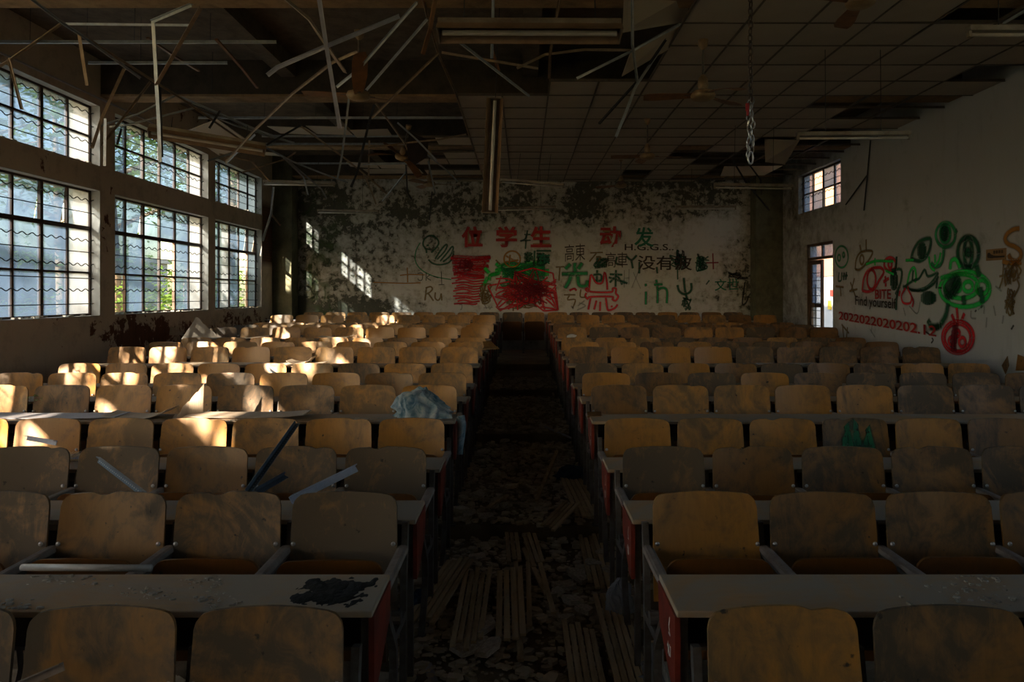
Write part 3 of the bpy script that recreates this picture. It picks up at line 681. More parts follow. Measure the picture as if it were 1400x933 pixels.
# ------------------------------------------------------------------ ceiling fans
def blade_mesh(droop):
    mb = MB(); vs = []; nx = 8
    for i in range(nx+1):
        r = .10+i*.055; wd = .035+.035*min(1, i/5)-(.02 if i == nx else 0)
        z = -droop*(i/nx)**2
        vs += [(r, -wd, z-.010), (r, wd, z+.012), (r, wd, z+.017), (r, -wd, z-.005)]
    fs = []
    for i in range(nx):
        a = i*4
        for j in range(4): fs.append((a+j, a+(j+1) % 4, a+4+(j+1) % 4, a+4+j))
    fs += [(3,2,1,0), (nx*4, nx*4+1, nx*4+2, nx*4+3)]
    mb.add(vs, fs); return mb.mesh('fan_blade', M['fan_blade'])
bl = {0: blade_mesh(.0), 1: blade_mesh(.10), 2: blade_mesh(.30), 3: blade_mesh(-.28)}
def fan(label, p, angs, scale=1.0, rod=.30, tilt=(0, 0), droops=(0, 0, 0)):
    t = thing('ceiling_fan', label, 'fan', p, (tilt[0], tilt[1], 0), 'ceiling fans'); t.scale = (scale,)*3
    mb = MB(); mb.lathe([(0, -.045), (.06, -.045), (.10, -.03), (.115, 0), (.10, .035), (.055, .05), (.0, .05)]); mb.obj('motor', M['fan_body'], t, True)
    mb = MB(); mb.lathe([(.035, .05), (.05, .09), (.042, .16), (.02, .19), (.012, .19)]); mb.obj('canopy', M['fan_body'], t, True)
    mb = MB(); mb.tube([(0, 0, .15), (0, 0, .19+rod)], .011, 8); mb.obj('down_rod', M['iron'], t)
    mb = MB(); mb.lathe([(.012, .19+rod-.02), (.04, .19+rod+.01), (.05, .19+rod+.07), (0, .19+rod+.07)]); mb.obj('ceiling_cup', M['fan_body'], t, True)
    for a, dr in zip(angs, droops):
        b = inst(bl[dr], 'fan_blade', t, (0, 0, 0), (0, 0, math.radians(a)))
        mb = MB(); mb.box(.08, .17, -.018, .018, .002, .010); g = mb.obj('blade_iron', M['iron'], b)
    return t
fan('three bladed fan hanging under the right ceiling tiles, the nearest', P(961, 131, 6.6), (172, 38, 292), 1.05, .25, droops=(0, 0, 1))
fan('smaller looking fan beyond, over the right block, behind the nearest', P(885, 214, 10.2), (172, 8, 95), 1.0, .30)
fan('tan fan with one blade bent up, hanging in the stripped left ceiling', P(490, 131, 6.6), (178, 40, 285), 1.0, .35, tilt=(.10, .04), droops=(0, 0, 3))
fan('far fan hanging in front of the mould right of centre', P(849, 254, 13.5), (15, 150, 262), 1.0, .30)
fan('far fan hanging in front of the back wall left of centre', P(587, 252, 12.4), (10, 120, 240), 1.0, .35)
fan('collapsed brown fan among the hanging strips left of centre', P(549, 215, 10.2), (140, 200, 325), .9, .30, tilt=(.5, .35), droops=(0, 1, 1))
fan('fan at the top edge of the photo, only one blade in view', (2.62, 5.30, 4.03), (200, 320, 80), 1.0, .1)
# ------------------------------------------------------------------ chain
def link_mesh(m, r=.0035, a=.011, b_=.020):
    mb = MB(); pts = []; n = 14
    for k in range(n+1):
        t = 2*PI*k/n; pts.append((a*math.cos(t), 0, b_*math.sin(t)))
    mb.sweep(pts, [(r*math.cos(2*PI*k/6), r*math.sin(2*PI*k/6)) for k in range(6)], Vector((0, 1, 0)), True); return mb.mesh('link', m)
ch = thing('chain', 'rusty steel chain hanging from the ceiling on the right, knotted at its end', 'chain', P(1026, 140, 4.2))
la, lb = link_mesh(M['chain'], .0048, .013, .026), link_mesh(M['chain_new'], .0042, .011, .023)
top = (4.40-ch.location.z); nl = int(top/.04)+1; zz = top
k = 0
while zz > 0: inst(la, 'link', ch, (R.uniform(-.002, .002), 0, zz), (0, 0, PI/2*(k % 2)+.3)); zz -= .041; k += 1
zb = -(213-140)*4.2/F; zz = 0
while zz > zb:
    for s in (-1, 1): inst(lb, 'link', ch, (s*.010+R.uniform(-.004, .004), R.uniform(-.01, .01), zz+s*.01), (R.uniform(-.3, .3), R.uniform(-.3, .3), PI/2*(k % 2)+R.uniform(-.3, .3)))
    zz -= .038; k += 1
inst(lb, 'link', ch, (.0, 0, zz), (0, 0, .2), (1.5, 1.5, 1.6))
mb = MB(); mb.box(-.030, -.008, -.006, .006, -.055, -.005); mb.box(-.024, -.012, -.010, .004, -.085, -.05); mb.obj('red_tie', M['red_plastic'], ch, bevel=.003)
# ------------------------------------------------------------------ bent strips hanging from the stripped ceiling
LPROF = [(-.014, 0), (.014, 0), (.014, .0025), (.0015, .0025), (.0015, .022), (-.0015, .022), (-.0015, .0025), (-.014, .0025)]
WIDE = [(-.022, 0), (.022, 0), (.022, .003), (.003, .003), (.003, .03), (-.003, .03), (-.003, .003), (-.022, .003)]
STR = [
 # label, material, profile, points (px, py, distance)
 ('long diagonal grey strip from the top left corner past the first window', 'metal', 0, [(36,-8,5.6),(88,32,6.0),(110,46,6.2),(192,106,7.0)]),
 ('tan strip continuing the diagonal down to the light below', 'metal_tan', 0, [(112,48,6.4),(212,112,7.3),(250,136,7.8),(330,192,8.8)]),
 ('brown grey strip crossing from the left window head up to the diagonal', 'metal_tan', 0, [(-6,92,5.9),(14,80,5.9),(82,32,6.0)]),
 ('short strip dangling over the first upper window', 'metal_tan', 0, [(12,80,5.9),(30,150,5.9)]),
 ('short strip dangling from the diagonal, above the first window corner', 'metal_tan', 0, [(108,46,6.2),(119,117,6.3)]),
 ('level grey strip high on the left joining the diagonal', 'metal', 0, [(90,31,6.4),(262,33,6.4)]),
 ('pale strip rising to the beam at top left', 'metal', 1, [(208,28,5.3),(262,5,5.1)]),
 ('strip falling from the beam to the long upright strip', 'metal_tan', 1, [(274,12,5.5),(214,117,6.0)]),
 ('long upright blue grey strip in front of the second window', 'metal', 1, [(209,28,5.9),(214,117,6.0),(217,168,6.05),(219,222,6.1)]),
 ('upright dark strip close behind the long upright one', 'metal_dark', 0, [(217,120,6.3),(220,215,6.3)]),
 ('leaning strip in front of the pier between the first two windows', 'metal_tan', 0, [(170,94,6.6),(140,160,6.5),(126,203,6.4)]),
 ('strip crossing the pier, lower end beside the leaning one', 'metal_tan', 0, [(206,113,7.2),(164,168,7.0),(139,200,6.9)]),
 ('short vertical pale strip at the pier', 'metal', 0, [(144,162,6.6),(143,227,6.6)]),
 ('small dark strip hanging before the second upper window', 'metal_dark', 0, [(165,176,7.6),(159,198,7.6)]),
 ('grey strip rising right from the pier to the beam', 'metal', 0, [(134,172,7.2),(188,156,7.4),(240,130,7.8)]),
 ('second grey strip rising right under the first', 'metal', 0, [(150,175,7.8),(176,172,7.8),(269,148,8.2)]),
 ('bundle strip sweeping right from below the beam, upper one', 'metal', 0, [(246,131,8.4),(300,154,8.8),(350,176,9.2),(405,196,9.6)]),
 ('bundle strip sweeping right, middle one', 'metal', 0, [(262,142,8.4),(310,160,8.8),(360,184,9.2),(402,195,9.6)]),
 ('bundle strip sweeping right, lowest one', 'metal', 0, [(272,150,8.4),(320,170,8.8),(352,180,9.1)]),
 ('dark stub across the bundle of strips', 'metal_dark', 0, [(302,152,8.2),(287,176,8.2)]),
 ('long tan strip rising from the fallen light to the upper middle', 'metal_tan', 0, [(308,222,8.2),(345,180,7.6),(400,127,6.8),(455,84,6.2),(488,69,6.0)]),
 ('pale strip crossing the fallen light end', 'metal', 0, [(310,221,8.6),(348,183,8.2)]),
 ('bent strip over the third upper window', 'metal_tan', 0, [(300,210,9.6),(345,220,9.8),(370,248,10.0)]),
 ('strip across the third window head', 'metal', 0, [(284,221,9.4),(310,213,9.6),(378,197,10.0)]),
 ('strip sloping to the third window from the right', 'metal_tan', 0, [(331,235,9.8),(390,217,10.2),(404,208,10.4)]),
 ('wide pale strip crossing upper left of centre, bent at its left end', 'light_metal', 2, [(364,101,5.2),(378,90,5.2),(450,59,5.2),(545,20,5.3)]),
 ('long pale strip hanging down left of centre', 'light_metal', 2, [(438,-8,5.0),(449,64,5.2),(460,130,5.35),(467,175,5.5)]),
 ('brown bent strip at top, left of centre', 'metal_tan', 1, [(380,-8,5.2),(422,28,5.4),(444,60,5.6),(472,100,6.2)]),
 ('grey strip rising from the fan to the top middle', 'metal', 0, [(460,118,6.4),(492,92,6.2),(570,2,5.4)]),
 ('grey strip rising right from the fan motor', 'metal', 0, [(500,122,6.4),(583,25,5.6)]),
 ('long brown edge strip from top middle down along the broken ceiling edge', 'metal_tan', 1, [(578,-8,6.2),(586,28,6.6),(600,75,7.4),(624,128,8.9),(642,185,11.0),(663,248,15.4)]),
 ('thin strip under the near strip light, dropping right', 'metal', 0, [(622,55,5.4),(670,92,5.9),(723,133,6.4)]),
 ('level thin strip behind the near strip light', 'metal_tan', 0, [(604,70,6.2),(670,81,6.2),(736,92,6.2)]),
 ('small hooked wire strip right of the near light', 'metal_tan', 0, [(706,92,6.1),(745,73,6.1),(800,66,6.0),(862,67,6.0)]),
 ('tan strip from left of the fan falling to the ceiling edge', 'metal_tan', 0, [(509,161,7.2),(540,130,6.9),(600,72,6.4)]),
 ('upright strip crossing behind the near light, left part', 'metal', 0, [(673,-6,5.6),(671,80,5.8)]),
 ('upright strip crossing behind the near light, right part', 'metal_tan', 0, [(766,-6,5.4),(752,75,6.0),(751,107,6.6)]),
 ('upright strip hanging at the broken ceiling corner', 'metal', 0, [(863,-6,5.6),(864,60,5.9),(871,112,6.4)]),
 ('strip rising right from the dark gap to the hanging tile', 'metal', 0, [(788,106,6.2),(864,68,6.0),(930,32,6.2)]),
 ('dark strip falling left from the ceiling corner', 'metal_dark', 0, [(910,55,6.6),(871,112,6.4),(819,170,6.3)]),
 ('pale strip end falling left from the ceiling corner', 'metal', 0, [(902,68,6.6),(869,118,6.3),(857,150,6.2),(842,187,6.1)]),
 ('long blue grey strip hanging left of the far fan', 'metal', 0, [(476,134,8.2),(472,170,8.3),(466,215,8.4),(460,245,8.4)]),
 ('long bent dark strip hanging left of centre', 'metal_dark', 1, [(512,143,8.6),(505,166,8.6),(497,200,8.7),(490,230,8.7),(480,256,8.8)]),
 ('strip from the bent dark one falling to the brown fan', 'metal_tan', 0, [(513,142,9.0),(530,165,9.2),(555,200,9.6)]),
 ('thin strip falling right above the brown fan', 'metal', 0, [(544,167,9.4),(570,190,9.6),(598,219,9.8)]),
 ('strip rising right from the brown fan to the tiles', 'metal_tan', 0, [(503,201,9.8),(560,194,10.0),(600,190,10.0),(637,183,10.2)]),
 ('angled strip frame left of the brown fan', 'metal_tan', 0, [(412,172,9.2),(440,192,9.4),(480,222,9.8),(516,252,10.2),(529,264,10.4)]),
 ('second angled strip, left leg of the frame', 'metal_dark', 0, [(412,172,9.2),(365,199,9.0)]),
 ('long strip falling right over the far left tiles', 'metal', 0, [(366,202,9.4),(400,220,9.8),(440,236,10.2),(476,249,10.6)]),
 ('strip falling to the back wall left of the thin light', 'metal', 0, [(388,216,10.0),(415,242,10.6),(421,266,11.0)]),
 ('strip falling beside the back left corner light', 'metal', 0, [(396,220,10.4),(440,258,11.4),(447,271,11.6)]),
 ('jointed strip hanging in the dark back left corner', 'metal', 1, [(374,256,9.9),(371,292,10.0),(359,330,9.9)]),
 ('short tan strip branching from the jointed one', 'metal_tan', 0, [(371,292,10.2),(384,308,10.4)]),
 ('strip dropping over the mould left of centre', 'metal_tan', 0, [(498,240,11.2),(508,262,11.4),(514,279,11.6)]),
 ('strip dropping right to the white plaster edge', 'metal_tan', 0, [(497,238,11.0),(514,250,11.2),(530,264,11.4)]),
 ('slanting grey strip left of the far fan', 'metal', 0, [(523,276,11.8),(541,254,11.6),(555,236,11.4)]),
 ('thin upright strip just left of the far fan', 'metal_dark', 0, [(555,222,11.2),(557,262,11.4),(563,272,11.5)]),
 ('dark upright strip hanging below the far fan', 'metal_dark', 0, [(590,262,11.6),(586,301,11.7)]),
 ('strip from the dark board down past the far fan', 'metal', 0, [(586,220,11.0),(596,265,11.4)]),
 ('level strip left of centre below the far tiles', 'metal', 0, [(496,226,10.6),(560,225,10.6)]),
 ('sloping strip from the brown fan to the tile edge', 'metal', 0, [(566,196,10.4),(610,232,11.6),(626,248,12.4)]),
 ('leaning strip at the back right, longer', 'metal_dark', 0, [(1001,218,11.4),(1020,250,11.8),(1052,288,12.2)]),
 ('leaning strip at the back right, shorter', 'metal_dark', 0, [(1014,210,11.2),(1040,245,11.6),(1041,266,11.8)]),
 ('thin rod stub seen in the top right opening', 'metal', 0, [(1371,33,6.3),(1404,14,6.1)]),
 ('left tan strip joining the tile edge in the dark opening', 'metal_tan', 0, [(505,192,10.8),(504,240,11.2)]),
]
PROFS = [LPROF, [(a*1.25, b_*1.1) for a, b_ in LPROF], WIDE]
def strip(label, m, pr, pts, name='ceiling_strip', cat='metal strip', grp='loose metal ceiling strips', roll=0):
    pp = [P(*p) for p in pts]; mid = pp[0].copy()
    up = Vector((math.sin(roll), -.35*math.cos(roll), math.cos(roll)))
    mb = MB(); mb.sweep([p-mid for p in pp], PROFS[pr], up)
    o = mb.obj(name, M[m]); o.location = mid; tag(o, label, cat, grp); return o
for i, s in enumerate(STR): strip(*s, roll=[PI, 2.4, 3.6, .3][i % 4])
# brown timber laths dangling
for lab, pts in (('brown timber lath dangling at the top left, nearest the middle', [(296,54,7.0),(330,92,7.6),(352,120,8.2)]),
                 ('thin brown lath hanging behind the upright strip', [(202,52,7.4),(240,78,8.0),(272,97,8.4)]),
                 ('orange brown lath hanging at top, left of the near light', [(596,-6,5.7),(588,40,5.8),(578,74,5.9)]),
                 ('orange brown lath end under the near light', [(672,66,7.2),(682,97,7.4)])):
    pp = [P(*p) for p in pts]; mb = MB(); mb.sweep([p-pp[0] for p in pp], [(-.016, -.010), (.016, -.010), (.016, .010), (-.016, .010)])
    o = mb.obj('timber_lath', M['fan_blade']); o.location = pp[0]; tag(o, lab, 'lath', 'timber laths hanging from the ceiling')
# a dark board still swinging among the strips, left of centre
q4 = [P(560,180,10.0), P(586,192,10.4), P(584,215,10.6), P(563,228,10.2)]; q4.insert(0, P(556,200,10.0))
nn = Vector((0, .012, 0)); mb = MB(); k = len(q4)
mb.add(q4+[v+nn for v in q4], [tuple(range(k)), tuple(range(k, 2*k))[::-1]]+[(i, i+k, (i+1) % k+k, (i+1) % k) for i in range(k)])
tag(mb.obj('hanging_board', M['dark_board']), 'dark board hanging beside the brown collapsed fan', 'board')
# strips leaning on the right wall
for lab, a, b_ in (('dark rod fixed on the right wall beside the window, upright one', (1190, 192, 11.72), (1181, 288, 12.0)), ('dark rod leaning on the right wall, slanting one', (1185, 240, 11.9), (1156, 280, 12.7))):
    pp = []
    for (px, py, d) in (a, b_):
        d = (XR-.03)*F/(px-CX); pp.append(Vector((XR-.03, d, EYE-(py-CY)*d/F)))
    mb = MB(); mb.tube([(0, 0, 0), pp[1]-pp[0]], .012, 6); o = mb.obj('wall_rod', M['metal_dark']); o.location = pp[0]; tag(o, lab, 'rod', 'rods on the right wall')
# ------------------------------------------------------------------ painting on the walls
def wp_back(px, py, off=.002):
    y = YB-off; return Vector(((px-CX)*y/F, y, EYE-(py-CY)*y/F))
def wp_right(px, py, off=.002):
    x = XR-off; d = x*F/(px-CX); return Vector((x, d, EYE-(py-CY)*d/F))
layer = [0]
def strokes(name, m, lists, wall, ox, oy, s, wdt=.03, fuzz=.45, parent=None):
    """sprayed lines: ribbons whose cover falls off at the edges"""
    layer[0] += 1; off = .0015+layer[0]*.00035; vs = []; fs = []; cov = []
    back = wall == 'back'; fn = wp_back if back else wp_right
    nrm = Vector((0, -1, 0)) if back else Vector((-1, 0, 0))
    for pl in lists:
        if len(pl) == 1: pl = [pl[0], (pl[0][0]+1, pl[0][1]+1)]
        # smooth the polyline (Catmull-Rom)
        pts = []
        for i in range(len(pl)-1):
            p0, p1, p2, p3 = pl[max(i-1, 0)], pl[i], pl[i+1], pl[min(i+2, len(pl)-1)]
            for k in range(4 if len(pl) > 2 else 1):
                t = k/4
                pts.append(tuple(.5*((2*p1[a])+(-p0[a]+p2[a])*t+(2*p0[a]-5*p1[a]+4*p2[a]-p3[a])*t*t+(-p0[a]+3*p1[a]-3*p2[a]+p3[a])*t**3) for a in (0, 1)))
        pts.append(pl[-1]); W3 = [fn(ox+x/s, oy+y/s, off) for x, y in pts]
        W3 = [W3[0]-(W3[1]-W3[0]).normalized()*wdt*.3]+W3+[W3[-1]+(W3[-1]-W3[-2]).normalized()*wdt*.3]
        for i, p in enumerate(W3):
            t = (W3[min(i+1, len(W3)-1)]-W3[max(i-1, 0)]).normalized(); sd = t.cross(nrm)
            end = i in (0, len(W3)-1); ww = wdt*(.5+fuzz)*(.6 if end else 1)
            k = len(vs)
            for a, c in ((-ww, 0), (-wdt*.32, 1), (wdt*.32, 1), (ww, 0)): vs.append(p+sd*a); cov.append(0 if end else c)
            if i:
                for j in range(3): fs.append((k-4+j, k-3+j, k+1+j, k+j))
    me = bpy.data.meshes.new(name); me.from_pydata(vs, [], fs); me.materials.append(M[m])
    at = me.attributes.new('cover', 'FLOAT', 'POINT'); at.data.foreach_set('value', [float(c) for c in cov])
    o = bpy.data.objects.new(name, me); C.objects.link(o); o.parent = parent or (wall_back if back else wall_right); return o
def ell(cx, cy, rx, ry, n=16, rot=0, a0=0, a1=360):
    r = []
    for k in range(n+1):
        a = math.radians(a0+(a1-a0)*k/n); x, y = rx*math.cos(a), ry*math.sin(a)
        r.append((cx+x*math.cos(rot)-y*math.sin(rot), cy+x*math.sin(rot)+y*math.cos(rot)))
    return r
def fill(cx, cy, rx, ry, rot=0, n=7):
    r = []
    for k in range(n):
        t = -1+2*(k+.5)/n; h = ry*math.sqrt(1-t*t); a, b_ = (t*rx, -h), (t*rx, h)
        r.append([(cx+x*math.cos(rot)-y*math.sin(rot), cy+x*math.sin(rot)+y*math.cos(rot)) for x, y in (a, b_)])
    return r
def scrawl(x0, x1, y0, y1, n, rr): return [[(rr.uniform(x0, x1), rr.uniform(y0, y1)) for _ in range(4)] for _ in range(n)]
g = random.Random(5)
A = ('back', 350, 220, 3.731); B = ('back', 600, 300, 7.18); Cc = ('back', 760, 300, 7.18); Dd = ('back', 900, 300, 7.18); E = ('right', 1050, 220, 3.731)
def gs(name, m, l, fr, w_=.03, fz=.45): return strokes(name, m, l, *fr, wdt=w_, fuzz=fz)
gs('graffiti_swan', 's_dgreen', [[(872,432),(882,430)], [(870,470),(868,452),(853,430),(858,402),(885,382),(915,390),(932,415),(922,440),(895,468)], [(862,448),(886,452)],
    [(915,500),(940,460),(968,428),(975,436),(960,465),(925,502)], [(940,512),(975,470),(1000,438),(1006,450),(990,485),(955,515)], [(880,505),(905,525),(945,530),(985,518),(1003,490),(1008,460)]], A, .03)
gs('graffiti_line', 's_green', [[(838,418),(818,455),(812,505),(835,548),(880,578),(930,595),(995,606)]], A, .018)
gs('graffiti_initials', 's_black', [[(825,575),(848,575),(848,605),(835,612),(826,602)], [(868,572),(868,612)], [(888,582),(872,596),(892,610)], [(945,565),(948,632)], [(932,632),(960,632)], [(905,590),(930,598)]], A, .014)
gs('graffiti_initials', 's_olive', [[(870,645),(862,712)], [(866,650),(890,642),(900,655),(885,672),(868,680)], [(880,678),(905,714)], [(915,672),(914,700),(928,712),(940,700),(945,678)], [(945,678),(948,712)]], A, .028)
gs('graffiti_line', 's_orange', [[(735,585),(780,580),(860,582)], [(600,620),(760,625),(840,622)], [(772,545),(774,620)]], A, .02)
red = []
for k in range(13):
    y = 488+k*8.5; red.append([(1003+g.uniform(-10, 8)+k*1.5, y+g.uniform(-5, 5)), (1060, y+g.uniform(-8, 8)), (1120, y+g.uniform(-8, 8)), (1188-k*2+g.uniform(-14, 12), y+g.uniform(-5, 5))])
gs('graffiti_red_block', 's_red', red, A, .062, .6)
red = []
for k in range(11):
    y = 600+k*13; red.append([(1000+k*1.5+g.uniform(-6, 20), y), (1060, y-6+g.uniform(-4, 4)), (1110, y+3), (1160-k*2+g.uniform(-12, 6), y-2)])
    if k % 2: red.append([(1150-k, y), (1060, y+9), (1015+k*2, y+11)])
gs('graffiti_red_block', 's_red', red, A, .028, .4)
gs('graffiti_dark_letters', 's_dred', scrawl(1015, 1110, 500, 560, 9, g), A, .022)
gs('graffiti_teal_letters', 's_teal', [[(205,840),(225,840),(225,880),(210,885)], [(450,840),(470,880)], [(490,850),(500,885),(520,850)], [(440,870),(530,865)]], B, .018)
gs('graffiti_green_cloud', 's_bgreen', scrawl(560, 1100, 420, 560, 16, g)+[[(450,480),(520,545),(600,520)], [(490,600),(510,550),(590,530)], [(440,650),(480,570)]], B, .05, .9)
gs('graffiti_green_cloud', 's_green', scrawl(600, 1080, 420, 700, 12, g), B, .035, .6)
gs('graffiti_green_scrawl', 's_dgreen', scrawl(840, 920, 320, 430, 9, g)+scrawl(960, 1090, 330, 450, 14, g)+[[(960,310),(1100,310)], [(940,310),(935,460)]], B, .035)
gs('graffiti_yellow_ring', 's_orange', [ell(720, 390, 80, 78), [(660,360),(780,430)], [(700,350),(690,440)], [(660,420),(780,400)]], B, .03)
gs('graffiti_olive_scrawl', 's_olive', scrawl(400, 520, 640, 830, 8, g)+scrawl(640, 1000, 640, 880, 16, g)+[[(730,860),(730,900)], [(560,400),(600,440)]], B, .028)
star = [[(480,655),(600,900)], [(600,900),(720,830)], [(480,655),(700,610)], [(740,530),(920,480)], [(920,480),(1120,530)], [(1120,530),(1160,790)], [(1170,890),(1030,900)], [(1030,900),(900,800)], [(1160,790),(1170,890)], [(550,760),(680,800)], [(560,700),(610,560)]]
gs('graffiti_red_tangle', 's_red', star+[[(min(1150, max(560, g.gauss(850, 165))), min(890, max(540, g.gauss(710, 105)))) for _ in range(4)] for _ in range(24)], B, .03, .35)
gs('graffiti_dark_red_tangle', 's_dred', [[(min(1150, g.gauss(900, 100)), min(880, g.gauss(660, 80))) for _ in range(4)] for _ in range(20)], B, .026, .35)
gs('graffiti_red_fan', 's_red', [[(1160,880),(1050,780)], [(1160,880),(1090,740)], [(1165,880),(1130,720)], [(1170,885),(1000,860)]], B, .03)
gs('graffiti_dark_green_character', 's_dgreen', [[(870,110),(850,190),(800,215)], [(840,150),(900,150)], [(800,212),(900,205)], [(858,150),(850,290)]], B, .026)
gs('graffiti_green_character', 's_green', [[(185,430),(188,530)], [(95,485),(140,440)], [(255,430),(220,485)], [(60,538),(310,530)], [(150,545),(128,610),(90,672)], [(215,545),(222,630),(250,655),(295,650),(312,605)]], Cc, .065, .7)
gs('graffiti_green_character', 's_dgreen', scrawl(380, 520, 380, 480, 10, g)+[[(370,545),(440,545),(440,600),(375,600)], [(405,500),(400,620)], [(520,570),(700,628)], [(590,500),(585,660)], [(530,620),(600,560),(650,640)], [(530,540),(650,545)]], Cc, .04)
gs('graffiti_letters', 's_dgreen', [[(600,370),(588,425),(610,440),(655,446)], [(690,360),(740,400),(792,355)], [(740,400),(755,480)], [(820,420),(818,530)], [(990,470),(995,530)]], Cc, .04)
gs('graffiti_letters', 's_teal', [[(672,500),(670,670)], [(718,490),(716,640)], [(670,580),(718,575)], [(760,520),(830,680)], [(812,510),(745,672)]], Cc, .014)
gs('graffiti_letters', 's_green', [[(880,635),(884,655)], [(884,712),(882,835)], [(985,595),(998,700),(996,822)], [(965,642),(1045,638)], [(998,700),(1030,675),(1072,678),(1092,715),(1088,822)]], Cc, .045)
gs('graffiti_letters', 's_dgreen', [[(250,578),(262,700),(285,790)], [(188,648),(205,705),(250,735),(300,722),(325,685),(322,628)]], Dd, .045)
gs('graffiti_red_creature', 's_red', [[(325,700),(335,600),(348,545),(395,622),(455,622),(478,520),(498,600),(505,690)], [(320,715),(292,690),(315,680),(345,712),(540,715),(558,680),(590,682),(588,728),(612,758),(585,800),(555,785),(548,760),(340,762),(312,782),(288,750),(300,725)],
    [(340,775),(318,885)], [(398,800),(375,885)], [(435,812),(432,898)], [(490,772),(505,880),(530,892),(578,872),(605,838)], [(545,850),(550,862)], [(135,700),(180,680),(200,700)]], Cc, .036)
gs('graffiti_letters', 's_olive', [[(80,742),(190,742)], [(135,745),(115,790),(190,790),(165,870)], [(245,690),(240,760),(290,765)], [(340,330),(460,325)], [(400,330),(330,415)], [(395,370),(440,370),(410,415)], [(0,470),(80,465)], [(40,465),(30,600)]], Cc, .026)
gs('graffiti_letters', 's_teal', [[(150,850),(170,880)], [(215,850),(280,800)], [(230,820),(290,850),(210,890)]], Cc, .024)
gs('graffiti_red_cross', 's_dred', [[(535,335),(540,490)], [(468,428),(590,425)]], Dd, .024)
gs('graffiti_black_scrawl', 's_black', scrawl(165, 280, 300, 480, 5, g)+scrawl(360, 470, 340, 520, 5, g)+scrawl(690, 880, 520, 590, 4, g)+scrawl(1000, 1150, 560, 760, 8, g)+[[(850,620),(825,820),(860,820),(905,730),(1000,700)], [(1120,720),(1145,840)], [(1140,640),(1175,690)], [(240,770),(320,800)]], Dd, .026)
gs('graffiti_dark_green_scrawl', 's_dgreen', scrawl(100, 280, 340, 480, 6, g)+scrawl(360, 500, 360, 500, 6, g)+[[(185,300),(190,590)], [(470,640),(500,600)]]+scrawl(230, 330, 770, 900, 7, g), Dd, .024)
# right wall: eyes, faces and figures
gs('graffiti_eye', 's_green', [ell(905,378,50,62), [(895,440),(892,490),(880,528),(855,541),(832,522)], ell(903,372,26,46), [(955,352),(962,368)]], E, .045)
gs('graffiti_eye', 's_dgreen', [ell(1020,468,54,80), ell(1020,468,20,72), ell(1020,468,10,14, 8), ell(898,370,10,24, 8)]+fill(899,372,14,34), E, .06)
gs('graffiti_eye', 's_dgreen', [[(730,498),(742,455),(772,412),(825,397),(826,440),(806,490),(770,512),(732,500)]]+fill(784,460,20,42), E, .05)
gs('graffiti_eye', 's_olive', [[(444,552),(450,502),(475,466),(530,461),(524,490),(495,530),(464,556),(444,552)], ell(478,505,10,24,10), [(500,402),(500,462)], [(468,430),(475,466)]], E, .035)
gs('graffiti_pale_face', 's_green', [ell(375,490,33,55), ell(362,495,7,16,8), ell(385,480,5,12,8)], E, .03)
gs('graffiti_pale_letters', 's_dgreen', [[(362,570),(358,612),(372,612)], [(376,570),(374,610)], [(388,572),(385,608)], [(400,568),(396,606)], [(380,590),(405,585)]], E, .03)
gs('graffiti_olive_marks', 's_olive', [[(345,640),(385,645)], [(368,645),(372,690)], [(420,620),(445,690)], [(440,600),(425,660)], [(415,665),(455,655)], [(380,840),(385,900)], [(405,850),(400,905)], [(375,835),(412,880)]], E, .03)
gs('graffiti_eye', 's_red', [[(480,662),(488,600),(515,556),(570,545),(590,568),(565,612),(540,655),(508,668),(480,662)], ell(527,606,22,50,12), ell(622,528,30,34,12), ell(622,528,9,20,8), [(598,590),(600,640)], [(588,618),(615,600)]], E, .042)
gs('graffiti_dark_figure', 's_dgreen', [[(655,490),(650,545),(640,600),(640,650)], [(630,560),(678,556),(676,620),(650,680)], [(652,760),(655,700),(670,640)]]+fill(642,610,18,50), E, .04)
gs('graffiti_green_line', 's_bgreen', [[(500,528),(545,512),(600,512),(638,514)], [(545,498),(545,532)], [(702,508),(742,506)], [(708,640),(722,570),(745,545),(755,590),(750,620)], [(820,490),(828,540),(850,560)], [(850,480),(852,520)], [(880,470),(870,510),(850,540)], [(600,560),(640,580)]], E, .034)
gs('graffiti_pig', 's_bgreen', [ell(1003,655,128,90,24), ell(1020,642,24,26,12), ell(985,640,88,62,18), [(928,552),(934,512),(958,504),(978,545)], ell(1090,645,30,36,12,0,-120,220), ell(965,645,18,20,10), [(880,600),(905,590),(930,588)]], E, .045, .6)
gs('graffiti_mouth', 's_dgreen', [[(688,648),(740,612),(770,600),(798,556),(815,590),(865,570)], [(688,638),(745,660),(815,640),(868,572)], [(730,660),(790,662),(845,625),(868,590)], [(740,560),(735,615)], [(862,600),(858,650)]], E, .034)
gs('graffiti_green_drops', 's_dgreen', fill(940,645,30,62,.5)+fill(818,700,34,32)+[[(1064,540),(1076,588)], [(1082,650),(1094,722)], [(995,692),(1000,728)], [(918,732),(905,790),(882,830)], [(882,838),(840,850),(815,815)], [(820,850),(870,845)]], E, .075)
gs('graffiti_red_sprout', 's_red', [[(700,650),(680,690),(690,725),(725,725),(730,690),(712,655)], [(672,665),(668,690)], [(730,690),(740,720),(735,745)], [(715,655),(712,640)]], E, .03)
gs('graffiti_red_head', 's_red', [ell(968,900,80,82,22), ell(966,902,66,70,20), ell(990,925,16,24,10), ell(935,920,14,20,10), ell(965,880,12,16,10), [(968,820),(962,752)], [(950,818),(936,785)], [(985,818),(1000,780)]], E, .042)
gs('graffiti_red_head', 's_dred', [[(965,830),(950,960)], [(945,840),(940,970)], [(955,880),(955,970)]]+fill(948,900,12,60,.1), E, .04)
